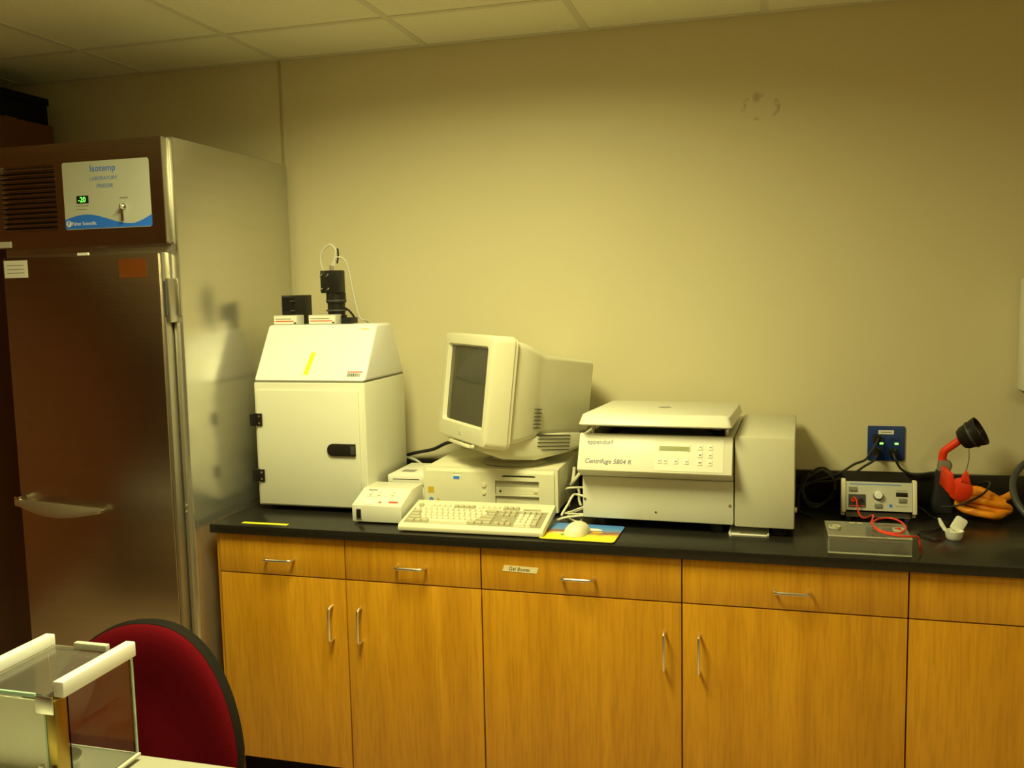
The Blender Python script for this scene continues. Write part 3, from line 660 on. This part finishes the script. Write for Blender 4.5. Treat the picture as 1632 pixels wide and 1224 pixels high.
# main housing: lower box, bowl deck and rim
box('lower_housing', CENT, cf, zx0, zx1-.0015, zy0, zy1, CT+.030, 1.0735, .004)
rim = B()
rim.box(zx0, zx0+.022, zy0+.002, zy1, 1.074, 1.206, .003).box(zx1-.030, zx1-.002, zy0+.002, zy1, 1.074, 1.206, .003).box(zx0+.0225, zx1-.0305, zy1-.10, zy1, 1.074, 1.206, .003)
rim.build('rim', CENT, cf)
box('bowl_deck', BLACKM, cf, zx0+.023, zx1-.031, zy0+.012, zy1-.101, 1.074, 1.165)
B().lathe([(.160, 0), (.160, .012), (.145, .014), (.12, .004)], Matrix.Translation((1.165, -.33, 1.1655)), n=40).build('chamber_seal', RUBBER, cf)
# control fascia leaning out over the front
fa = B().prism([(zy0+.010, 1.209), (zy0-.008, 1.209), (zy0-.056, 1.104), (zy0-.052, 1.099), (zy0-.002, 1.075), (zy0+.010, 1.075)], 'x', zx0-.004, zx1-.003, .0015).build('control_fascia', CENT, cf)
fs = math.atan2(1.209-1.104, .048); FL = math.hypot(.105, .048)
def FA(x, d, off=.0006): # d metres up the fascia from its lower edge
    return Matrix.Translation((x, zy0-.056+d*math.cos(fs)-off*math.sin(fs), 1.104+d*math.sin(fs)+off*math.cos(fs))) @ Matrix.Rotation(fs, 4, 'X')
text('lettering', 'eppendorf', VIOLETINK, fa, FA(.957, .083), .0205, xs=.93, depth=.0002)
text('lettering', 'Centrifuge 5804 R', VIOLETINK, fa, FA(.952, .022), .0205, shear=.2, xs=.95, depth=.0002)
kp = B().box(1.168-1.27, 1.372-1.27, .006, .106, 0, .0006, M=FA(1.27, 0)).build('key_panel', CENT, fa)
lc = B().box(-.048, .048, -.009, .011, 0, .0016, M=FA(1.226, .078, .0013)).build('display_frame', OFFW, kp)
B().box(-.045, .045, -.008, .004, 0, .0006, M=FA(1.226, .078, .0031)).build('display', LCD, lc)
for x, d in ((1.183, .036), (1.200, .036), (1.232, .036), (1.264, .036), (1.303, .034), (1.333, .034), (1.303, .058), (1.333, .058), (1.303, .082), (1.333, .082)):
    k = B().box(-.0068, .0068, -.0085, .0085, 0, .0016, .0006, M=FA(x, d, .0013)).build('key_button', OFFW, kp)
    B().box(-.0035, .0035, -.0015, .0015, 0, .0003, M=FA(x, d, .0031)).build('mark', INK if x == 1.303 and d < .07 else GREYINK, k)
for x in (zx0+.008, zx1-.012): B().cyl((x, zy0-.002, 1.000), .0045, .003, 'y', 12).build('cover_screw', CHROME, cf)
B().cyl((1.165, zy0-.0015, .968), .003, .002, 'y', 10).build('lock_hole', DGREY, cf)
# cooling unit on the right
box('cooling_housing', CENTG, cf, zx1+.002, zx2, zy0-.006, zy1, CT+.028, 1.212, .005)
B().cyl((zx2-.001, -.49, .985), .008, .008, 'x', 12).build('side_knob', OFFW, cf)
# lid, hinged at the back and standing a little open
LM = Matrix.Translation((0, -.10, 1.215)) @ Matrix.Rotation(math.radians(-2.0), 4, 'X')
lid = B().loft([[(a, b, z) for a, b in rrect(x0, x1, y0, y1, r, 3)] for x0, x1, y0, y1, z, r in ((.938, 1.392, -.482, .0, .008, .012), (.933, 1.397, -.487, .004, .012, .014), (.942, 1.389, -.475, -.004, .040, .016), (.950, 1.381, -.467, -.012, .0445, .014))], M=LM).build('lid', CENT, cf)
B().prism(circ(1.165, -.235, .021, .021, 20), 'z', .0446, .0452, M=LM).build('sight_glass', GREYINK, lid)
box('lid_liner', MGREY, lid, .97, 1.36, -.53, -.14, 1.205, 1.214) if False else B().box(.965, 1.365, -.44, -.03, .002, .0078, M=LM).build('lid_liner', MGREY, lid)
for x in (.966, 1.376):
    pst = B().cyl((x, -.512, 1.166), .006, .062, n=12).build('lid_latch_post', SATIN, cf)
    B().cyl((x, -.512, 1.1655), .013, .012, n=14).build('latch_seat', BLACK, pst)
for x in (1.02, 1.31): B().cyl((x-.03, -.098, 1.213), .009, .06, 'x', 12).build('lid_hinge', LGREY, cf)
ty = thing('drip_tray', 'thin white plastic drip tray poking out under the centrifuge', 'tray', (1.44, -.49, CT))
B().prism(rrect(1.384, 1.500, -.560, -.42, .008), 'z', CT+.0004, CT+.003).build('tray_base', OFFW, ty)
B().tube([(1.386, -.42, CT+.006), (1.386, -.555, CT+.006), (1.391, -.560, CT+.006), (1.493, -.560, CT+.006), (1.498, -.555, CT+.006), (1.498, -.42, CT+.006)], .003, smooth=False).build('tray_rim', OFFW, ty)
cf.rotation_euler = (0, 0, math.radians(-2.2)); cf.location.x += .008

# ================================================================== wall outlet
ox0, ox1, oz0, oz1 = 1.828, 1.947, 1.052, 1.171
ou = thing('wall_outlet', 'dark blue wall outlet plate with two green pilot lamps', 'outlet', ((ox0+ox1)/2, 0, (oz0+oz1)/2))
pl = B().prism(rrect(ox0, ox1, oz0, oz1, .004), 'y', -.006, -.0003, .001).build('cover_plate', BLUE, ou)
lb = box('printed_label', PAPER, pl, 1.862, 1.911, -.0070, -.0062, 1.143, 1.157)
box('caption_line', GREYINK, lb, 1.870, 1.903, -.0074, -.0071, 1.1485, 1.1515)
for x in (1.863, 1.911):
    f = B().prism(rrect(x-.017, x+.017, 1.066, 1.137, .008), 'y', -.009, -.0062, .001).build('receptacle', BLUE, pl)
    B().box(x+.003, x+.015, -.0112, -.0091, 1.1085, 1.1145, .0008).build('pilot_lamp', GREENOUT, f)
    for z in (1.080, 1.124): 
        for dx in (-.008, .004): box('socket_slot', BLACKM, f, x+dx-.0012, x+dx+.0012, -.0094, -.0090, z-.005, z+.005)
def cord(label, plug, pts, r=.0042, group='black power cords plugged into the blue outlet', name='power_cable', m=RUBBER):
    t = thing(name, label, 'cord', plug if plug else pts[0], group=group)
    if plug:
        x, y, z = plug
        B().loft([[(x+a, yy, z+b) for a, b in rrect(-q, q, -h, h, .004, 3)] for yy, q, h in ((-.0098, .012, .013), (-.026, .0125, .0135), (-.034, .009, .010))]).build('plug', BLACK, t)
        pts = [(x, -.033, z), (x-.001, -.044, z-.004)]+pts
    B().tube(pts, r).build('cable', m, t)
    return t
cord('black power cable from the upper left socket of the blue outlet', (1.856, 0, 1.130), [(1.838, -.058, 1.095), (1.815, -.060, 1.062), (1.780, -.07, 1.048), (1.735, -.085, 1.020), (1.690, -.100, 1.004), (1.650, -.100, .990), (1.605, -.105, .962), (1.597, -.15, .930), (1.600, -.24, CT+.006), (1.64, -.28, CT+.006)])
cord('black power cable from the lower left socket of the blue outlet', (1.856, 0, 1.083), [(1.842, -.06, 1.060), (1.815, -.055, 1.040), (1.775, -.055, 1.010), (1.72, -.060, .988), (1.655, -.060, .978), (1.61, -.06, .97), (1.590, -.055, .95)])
cord('black power cable from the right socket of the blue outlet to the red lamp', (1.908, 0, 1.083), [(1.914, -.055, 1.060), (1.931, -.045, 1.032), (1.965, -.040, 1.014), (2.00, -.040, 1.016), (2.04, -.040, 1.022), (2.075, -.045, 1.016), (2.12, -.055, .99), (2.19, -.055, .965), (2.21, -.07, .93), (2.20, -.09, CT+.006)], group=None)
lp_ = []
for k in range(41):
    a = k/40*2*math.pi*2.6; lp_.append((1.662+.050*math.cos(a)*(1+.1*math.sin(2.1*a)), -.175+.03*math.sin(1.3*a), .984+.062*math.sin(a)-.004*math.cos(3*a)))
cord('tangled black cable coil beside the power supply near the centrifuge', None, lp_, .004, None, 'cable_coil')
cord('thin black cable trailing from the power supply across the countertop', None, [(1.948, -.20, .945), (1.975, -.22, .935), (2.00, -.23, .915), (2.03, -.30, CT+.005), (2.00, -.36, CT+.005), (1.97, -.40, CT+.005), (1.93, -.43, CT+.005), (1.96, -.50, CT+.005), (1.985, -.49, CT+.005)], .0028, None)

# ================================================================== electrophoresis power supply
ps = thing('power_supply', 'small grey electrophoresis power supply with knob below the blue outlet', 'power supply', (1.833, -.22, CT))
for x in (1.745, 1.92):
    for y in (-.285, -.15): B().cyl((x, y, CT+.0002), .009, .010, n=12).build('foot', RUBBER, ps)
B().prism([(-.306, .945), (-.290, 1.036), (-.12, 1.036), (-.12, CT+.009), (-.285, CT+.009), (-.285, .935)], 'x', 1.736, 1.931, .002).build('housing', BLACKM, ps)
box('lower_front', MGREY, ps, 1.738, 1.929, -.2875, -.2853, CT+.010, .936)
for a, b in ((1.7225, 1.7355), (1.9315, 1.9445)):
    B().prism([(-.312, .939), (-.294, 1.041), (-.272, 1.041), (-.272, CT+.012), (-.283, CT+.012), (-.283, .932)], 'x', a, b, .003).build('side_cheek', IVORY, ps)
pa = math.atan2(1.036-.945, .016)
def PS(x, d, off=.0006): return Matrix.Translation((x, -.306+d*math.cos(pa)-off*math.sin(pa), .945+d*math.sin(pa)+off*math.cos(pa))) @ Matrix.Rotation(pa, 4, 'X')
pn = B().box(-.0970, .0970, .001, .091, 0, .0014, M=PS(1.8335, 0)).build('front_panel', LGREY, ps)
B().box(-.085, .065, -.0016, .0016, 0, .0003, M=PS(1.8335, .083, .0022)).build('blue_rule', PALEBLUE, pn)
def pbtn(name, x, d, w_, h_, m, t=.004): return B().box(-w_/2, w_/2, -h_/2, h_/2, 0, t, .0007, M=PS(x, d, .0021)).build(name, m, pn)
pbtn('power_switch', 1.7565, .067, .024, .014, MGREY); t_ = pbtn('terminal_block', 1.7685, .031, .050, .040, DGREY, .003)
for dx in (-.012, .012): B().lathe([(.006, 0), (.006, .005), (.003, .005)], PS(1.7685+dx, .033, .005), n=14).build('terminal', RED if dx < 0 else BLACK, t_)
B().box(-.023, .023, -.0015, .0015, 0, .0004, M=PS(1.7685, .0145, .0052)).build('red_rule', REDTXT, t_)
kn = B().lathe([(.013, 0), (.0125, .012), (.010, .0145)], PS(1.8315, .050, .0021), n=24).build('knob', WHITE, pn)
B().lathe([(.0145, 0), (.0145, .002)], PS(1.8315, .048, .0021), n=24).build('knob_ring', BLACK, pn)
pbtn('push_button', 1.8315, .017, .022, .013, MGREY); pbtn('push_button', 1.902, .036, .022, .013, MGREY); pbtn('display_window', 1.900, .054, .034, .013, BLACK, .0015)
B().box(-.016, .016, -.001, .001, 0, .0003, M=PS(1.900, .066, .0022)).build('caption', GREYINK, pn)
B().prism(circ(0, 0, .005, n=14), 'z', 0, .0004, M=PS(1.868, .018, .0022)).build('logo_mark', BLUEINK, pn)
B().box(-.018, .018, -.0008, .0008, 0, .0003, M=PS(1.900, .017, .0022)).build('logo_line', GREYINK, pn)
G_ = lambda a, b, z=.9685: tuple(P('z', z, a, b))
cord('red electrode lead from the power supply coiled over the clear gel lid', None,
     [tuple(PS(1.756, .036, .008).translation), tuple(PS(1.759, .041, .016).translation), tuple(PS(1.766, .030, .020).translation), (1.768, -.340, .955), (1.775, -.37, .940), (1.786, -.42, .950), (1.796, -.49, .976), G_(1390, 832, .973), G_(1400, 827, .973), G_(1420, 826, .973), G_(1436, 832, .974), G_(1444, 842, .976), G_(1432, 850, .974), G_(1408, 847, .972), G_(1393, 839, .972), G_(1388, 832, .980), G_(1400, 846, .984), G_(1425, 853, .982), G_(1448, 855, .979), (1.891, -.680, .966), (1.898, -.670, .94), (1.905, -.655, CT+.004)], .0026, None, 'electrode_lead', REDW)

# ================================================================== clear gel box lid
gx0, gx1, gy0, gy1, gz = 1.658, 1.876, -.686, -.530, .962
gl = thing('gel_box_lid', 'clear acrylic gel box lid lying near the countertop edge', 'gel box lid', ((gx0+gx1)/2, (gy0+gy1)/2, CT))
box('top_plate', ACRYL, gl, gx0, gx1, gy0, gy1, gz-.004, gz)
box('front_wall', ACRYL, gl, gx0, gx1, gy0, gy0+.004, CT+.0005, gz-.0045)
for a in (gx0, gx1-.004): box('side_wall', ACRYL, gl, a, a+.004, gy0+.0045, gy1-.0045, CT+.0005, gz-.0045)
box('rear_wall', ACRYL, gl, gx0, gx1, gy1-.004, gy1, CT+.0005, gz-.0045)
for z, y in ((gz, gy0), (CT+.0045, gy0)): box('polished_edge', ACRE, gl, gx0, gx1, y-.002, y-.0002, z-.003, z+.0005)
box('polished_edge', ACRE, gl, gx0, gx1, gy1+.0002, gy1+.002, gz-.003, gz+.0005)
for x, m in ((1.681, ACRE), (1.852, REDW)):
    s_ = B().lathe([(.017, 0), (.017, .006), (.013, .006), (.013, .001)], Matrix.Translation((x, -.605, gz+.0004)), n=24).build('socket_collar', ACRE, gl)
    B().cyl((x, -.605, gz+.0015), .006, .007, n=14).build('socket', m, s_)
for a, b in ((1.725, 1.742), (1.746, 1.762)): box('yellow_label', CTAPE, gl, a, b, gy1-.012, gy1-.006, gz+.0003, gz+.0008)

# ================================================================== white dispenser cup, lamp, hoses
cu = thing('plastic_cup', 'small translucent white plastic cup with flared lugs beside the gel lid', 'cup', (2.020, -.470, CT))
B().lathe([(.018, .0005), (.022, .006), (.026, .026), (.0235, .026), (.020, .007), (.002, .005)], Matrix.Translation((2.020, -.470, CT)), n=24, cap0=True, cap1=True).build('bowl', TRANSW, cu)
B().loft([[(1.999+a*.007, -.462+b*.006, .932) for a, b in circ(0, 0, 1, n=10)], [(1.988+a*.007, -.460+b*.005, .950) for a, b in circ(0, 0, 1, n=10)], [(1.981+a*.004, -.458+b*.003, .968) for a, b in circ(0, 0, 1, n=10)]]).build('lug', TRANSW, cu)
B().prism(rrect(-.0175, .0175, -.004, .040, .007), 'y', -.004, .004, .0015, M=Matrix.Translation((2.027, -.452, .934)) @ Matrix.Rotation(math.radians(32), 4, 'Y') @ Matrix.Rotation(math.radians(-14), 4, 'X')).build('flap', TRANSW, cu)

la = thing('hand_lamp', 'red and black hand lamp with bent neck standing against the backsplash', 'lamp', (2.045, -.13, CT))
B().loft([[(2.045+a, -.130+b, z) for a, b in rrect(-q, q, -.020, .020, .010, 3)] for z, q in ((CT+.0005, .032), (.935, .032), (.975, .025), (1.02, .021), (1.048, .020))]).build('handle', mat('charcoal_grip', (.028, .028, .030), .5), la)
B().loft([[(2.046+dx+a, -.130+b, z) for a, b in rrect(-q, q, -.019, .019, .009, 3)] for z, q, dx in ((1.0485, .019, .002), (1.065, .021, .005), (1.078, .018, .004), (1.083, .012, .0))]).build('joint', MGREY, la)
B().tube([(2.042, -.132, 1.078), (2.044, -.134, 1.100), (2.048, -.137, 1.113), (2.064, -.142, 1.128), (2.084, -.148, 1.146), (2.096, -.152, 1.158)], .0125, 12).build('neck', RED, la)
hd = Vector((.80, -.30, .50)).normalized(); q = hd.to_track_quat('Z', 'Y').to_matrix().to_4x4()
HM = Matrix.Translation((2.088, -.149, 1.150)) @ q
he = B().lathe([(.014, 0), (.030, .006), (.037, .018), (.040, .036), (.0415, .038), (.0405, .042), (.046, .062), (.0475, .072), (.044, .072), (.040, .058), (.012, .030)], HM, n=32).build('lamp_head', BLACK, la)
B().lathe([(.0435, .0), (.0445, .003), (.0435, .006)], HM @ Matrix.Translation((0, 0, .040)), n=32, cap0=False, cap1=False).build('head_ring', DGREY, he)
B().lathe([(.040, 0), (.02, .003), (.001, .004)], HM @ Matrix.Translation((0, 0, .056)), n=24).build('lens', LGREY, he)
dc = P('y', -.268, 1530, 780); ox, oz = dc.x, dc.z
rd = B().lathe([(.032, -.007), (.036, -.004), (.036, .004), (.032, .007)], Matrix.Translation(dc) @ Matrix.Rotation(math.radians(90), 4, 'X'), n=32).build('hook_disc', RED, la)
B().prism([(ox-.004, oz+.022), (ox+.030, oz+.014), (ox+.022, oz+.052), (ox+.016, oz+.062), (ox+.009, oz+.050)], 'y', -.275, -.261, .002).build('hook_tip', RED, la)
B().prism([(ox-.040, oz-.008), (ox-.018, oz-.020), (ox-.014, oz+.014), (ox-.022, oz+.052), (ox-.036, oz+.050)], 'y', -.276, -.151, .003).build('trigger', RED, la)
B().tube([(ox+.016, -.268, oz+.060), (2.108, -.20, 1.10), (2.112, -.170, 1.14)], .0012, 6).build('cord_loop', DGREY, la)

oh = thing('orange_hose', 'bundle of orange rubber hose coiled beside the red lamp', 'hose', (2.19, -.19, CT))
HP = ((1600, 801, -.24), (1575, 793, -.25), (1552, 787, -.245), (1537, 791, -.24), (1544, 802, -.25), (1570, 810, -.268), (1594, 816, -.265), (1608, 812, -.25), (1600, 806, -.262), (1577, 802, -.272), (1545, 795, -.270), (1527, 801, -.262), (1537, 812, -.275), (1565, 819, -.297), (1590, 822, -.292), (1601, 813, -.228), (1578, 807, -.215), (1548, 806, -.222), (1528, 796, -.212), (1536, 785, -.198), (1556, 780, -.185), (1580, 790, -.195), (1597, 802, -.195), (1588, 807, -.15), (1562, 796, -.130), (1553, 787, -.140), (1574, 789, -.230), (1594, 796, -.21), (1612, 788, -.17))
def HQ(a, b, y):
    p = P('y', y+.035, a, b); return (p.x, p.y, max(p.z, CT+.0130))
B().tube([HQ(*h) for h in HP], .0118, 10, 5).build('hose', ORANGE, oh)
B().tube([tuple(P('y', y, a, b)) for a, b, y in ((1500, 808, -.275), (1525, 806, -.285), (1545, 799, -.29), (1567, 787, -.26), (1578, 772, -.18), (1572, 768, -.10), (1560, 772, -.06))], .0032).build('tie_cord', BLACK, oh)

rh = thing('rubber_tubing_coil', 'leaning loop of thick dark rubber tubing at the bench end', 'tubing', (2.33, -.42, CT))
pts = []
for k in range(49):
    a = math.pi*1.5+k/48*2*math.pi*1.12; q_ = k/48*.03; e = math.sin(a)
    pts.append((2.352+q_+.172*math.cos(a), -.378+q_+.135*e, CT+.0125+.104*(1+e)))
B().tube(pts, .0098, 10, 3).build('tubing', mat('blue_grey_rubber', (.055, .06, .068), .35, var=.1), rh)

# ================================================================== wall dispenser at the right
di = thing('towel_dispenser', 'white wall mounted paper towel dispenser at the wall edge', 'dispenser', (2.45, 0, 1.29))
box('cabinet', OFFW, di, 2.283, 2.58, -.115, -.0005, 1.30, 1.665, .010)
box('front_door', OFFW, di, 2.287, 2.576, -.125, -.1155, 1.40, 1.660, .004)
box('outlet_slot', BLACKM, di, 2.30, 2.52, -.10, -.02, 1.292, 1.2995)

# ================================================================== white computer cables between computer and centrifuge
def wire(label, pts, r):
    pts = [(min(max(x, .838+r), .925), y, max(z, CT+.0008+r)) for x, y, z in pts]
    t = thing('computer_cable', label, 'cable', pts[0], group='pale cables between computer and centrifuge')
    B().tube(pts, r).build('cable', IVORY, t)
    return t
def Q(y, *p): return [tuple(P('y', yy, a, b)) for (a, b), yy in zip(p, y)]
wire('thick pale cable looped beside the computer', Q([-.22, -.23, -.25, -.28, -.30, -.30, -.30], (905, 744), (899, 754), (897, 766), (902, 773), (915, 766), (926, 752), (935, 742)), .0058)
wire('pale cable bowed upward between computer and centrifuge', Q([-.30, -.33, -.36, -.36, -.33], (888, 806), (893, 787), (903, 779), (918, 777), (935, 777)), .0038)
wire('pale cable rising from the keyboard corner toward the centrifuge', Q([-.43, -.42, -.40, -.38, -.36, -.36], (885, 826), (897, 817), (905, 804), (912, 791), (918, 788), (935, 792)), .0040)
wire('thin pale cable lying low behind the keyboard corner', Q([-.40, -.41, -.42, -.42], (902, 817), (912, 815), (922, 811), (936, 806)), .0034)
wire('thinnest pale cable lying flat behind the mouse', Q([-.45, -.45, -.45], (900, 818), (915, 819), (936, 820)), .0030)
wire('pale cable lying nearest the mouse pad', Q([-.505, -.50, -.49, -.48], (886, 829), (900, 825), (915, 823), (936, 822)), .0040)
wire('short pale cable hanging straight down beside the centrifuge', Q([-.28, -.28, -.28, -.29], (921, 776), (923, 785), (923, 797), (926, 806)), .0045)
def bwire(label, pts, r): 
    t = thing('video_cable', label, 'cable', pts[0]); B().tube(pts, r).build('cable', RUBBER, t)
bwire('thick black cable running behind the computer toward the imager', Q([-.02, -.03, -.04, -.06, -.06], (640, 728), (660, 722), (690, 716), (712, 706), (740, 700)), .0065)
bwire('thin dark cable looping up behind the slim external drive', Q([-.16, -.16, -.16, -.17, -.18], (633, 775), (633, 752), (637, 748), (643, 754), (655, 745)), .003)
t = thing('computer_cable', 'pale thick cable lying behind the slim external drive', 'cable', (.3, -.1, CT)); B().tube(Q([-.05, -.08, -.12, -.14], (645, 728), (662, 733), (675, 742), (690, 748)), .0055).build('cable', LGREY, t)

# ================================================================== foreground: work table, balance, red chair
tb = thing('work_table', 'pale grey laminate work table carrying the glass balance', 'table', (-.3, -2.3, 0))
box('tabletop', BENCH, tb, -1.35, .70, -2.72, -1.855, .730, .760, .003)
for x in (-1.29, .64):
    for y in (-2.66, -1.92): box('leg', DGREY, tb, x-.025, x+.025, y-.025, y+.025, .0, .7295, .003)
box('apron', DGREY, tb, -1.26, .61, -1.93, -1.91, .65, .7295); box('apron', DGREY, tb, -1.26, .61, -2.67, -2.65, .65, .7295)

bx0, bx1, by0, by1, bz0, bz1 = .110, .305, -2.072, -1.874, .775, .985
ba = thing('analytical_balance', 'analytical balance with glass draft shield on the pale work table', 'balance', (.21, -2.05, .76))
for x in (bx0+.03, bx1-.03):
    for y in (-2.2, -1.90): B().cyl((x, y, .7602), .012, .008, n=14).build('foot', RUBBER, ba)
box('base', LGREY, ba, bx0-.006, bx1+.006, -2.24, by1+.004, .768, .7745, .002)
bc = box('rear_housing', FROST, ba, bx0, bx1-.024, -2.235, by0-.010, .775, .84, .006)
pan = B().lathe([(.040, 0), (.041, .003), (.036, .004)], Matrix.Translation((.205, -1.97, .800)), n=32).build('weighing_pan', CHROME, ba)
B().cyl((.205, -1.97, .775), .008, .025, n=12).build('pan_stem', CHROME, pan)
box('frosted_panel', FROST, ba, bx0+.002, bx1-.026, by0, by0+.004, bz0, bz1-.018)
box('glass_edge', GEDGE, ba, bx1-.0255, bx1-.0225, by0-.0005, by0+.0045, bz0, bz1-.018)
sg = box('side_glass', GLASS, ba, bx1-.003, bx1, by0+.030, by1, bz0, bz1-.016)
box('glass_edge', GEDGE, sg, bx1-.0045, bx1+.0005, by1+.0002, by1+.0035, bz0, bz1-.016)
box('side_glass', GLASS, ba, bx0, bx0+.003, by0+.030, by1, bz0, bz1-.016)
box('far_glass', GLASS, ba, bx0+.004, bx1-.006, by1-.004, by1-.001, bz0, bz1-.016)
box('corner_post', mat('metal_gold_reflection', (.42, .30, .08), .32, 1, var=.05), ba, bx1-.022, bx1-.001, by0, by0+.028, bz0, bz1-.016, .002)  # gold-brown reflection on the post is put into its metal colour
box('top_clip', SATIN, ba, bx1-.040, bx1-.002, by0-.004, by0-.0008, bz1-.040, bz1-.008, .002)
box('clip', SATIN, ba, bx1-.042, bx1-.030, by0-.006, by0-.0008, bz0+.03, bz0+.075, .002); box('clip', SATIN, ba, bx1-.018, bx1-.006, by0-.006, by0-.0008, bz0+.03, bz0+.075, .002)
for a in (bx0-.006, bx1-.014): box('top_rail', WHITE, ba, a, a+.022, by0+.012, by1+.006, bz1-.0155, bz1+.014, .003)
tg = box('top_glass', SMOKE, ba, bx0+.017, bx1-.017, by0+.002, by1, bz1-.010, bz1-.006)
box('top_handle', LGREY, tg, bx0+.075, bx1-.045, by1-.014, by1-.002, bz1-.0055, bz1+.008, .002)
box('glass_edge', GEDGE, tg, bx0+.017, bx1-.040, by0-.003, by0+.0015, bz1-.012, bz1-.005)
B().loft([[(bx0+.010+.012*k, by0+.012+.022*j, .79+(.170-.0035*j*j)*k/3) for j in range(7)] for k in range(4)], False, False, closed=False).build('inner_baffle', WHITE, ba)

ch = thing('red_chair', 'red upholstered swivel chair with black shell at the work table', 'chair', (.065, -1.56, 0), rotz=math.radians(6))
def back_loop(off, y, n=56):
    pts = []
    for i in range(n):
        a = 2*math.pi*i/n; c_, s_ = math.cos(a), math.sin(a)
        z = math.copysign(abs(s_)**(2/2.3), s_); hwid = .262-.045*max(0, z)
        x = math.copysign(abs(c_)**(2/2.3), c_)*(hwid+off)
        pts.append((x, y-.040*(abs(x)/.25)**2+.03*z, .612+z*(.278+off)))
    return pts
B().loft([back_loop(-.04, .052), back_loop(-.004, .046), back_loop(-.001, .034), back_loop(-.001, .018), back_loop(-.004, .012)]).build('back_shell', BLACKM, ch, world=False)
B().loft([back_loop(-.005, .0115), back_loop(-.005, .004), back_loop(-.009, -.004), back_loop(-.022, -.012), back_loop(-.04, -.018), back_loop(-.07, -.022), back_loop(-.12, -.025), back_loop(-.18, -.026)]).build('back_cushion', CLOTH, ch, world=False, angle=75)
def seat_loop(off, z): return [(a, b, z) for a, b in rrect(-.235-off, .235+off, -.50-off, -.04+off, .10, 8)]
B().loft([seat_loop(-.02, .395), seat_loop(.004, .405), seat_loop(.004, .425)]).build('seat_shell', BLACK, ch, world=False)
B().loft([seat_loop(0, .4255), seat_loop(0, .445), seat_loop(-.02, .468), seat_loop(-.08, .474)]).build('seat_cushion', CLOTH, ch, world=False)
B().tube([(0, -.20, .385), (0, .02, .380), (0, .085, .41), (0, .085, .55), (0, .060, .66)], .018, 10).build('back_bracket', BLACK, ch, world=False)
B().cyl((0, -.27, .10), .026, .295, n=20).build('gas_column', BLACK, ch, world=False)
hub = B().cyl((0, -.27, .075), .045, .045, n=20).build('hub', BLACK, ch, world=False)
for k in range(5):
    a = math.radians(72*k+20); d = Vector((math.cos(a), math.sin(a), 0))
    lg = B().tube([Vector((0, -.27, .098))+d*.04, Vector((0, -.27, .092))+d*.16, Vector((0, -.27, .072))+d*.29], lambda t: .020-.007*t, 8).build('leg', BLACK, ch, world=False)
    c0 = Vector((0, -.27, .029))+d*.285
    B().cyl((c0.x, c0.y, .0005), .0285, .056, n=16).build('caster', RUBBER, lg, world=False)
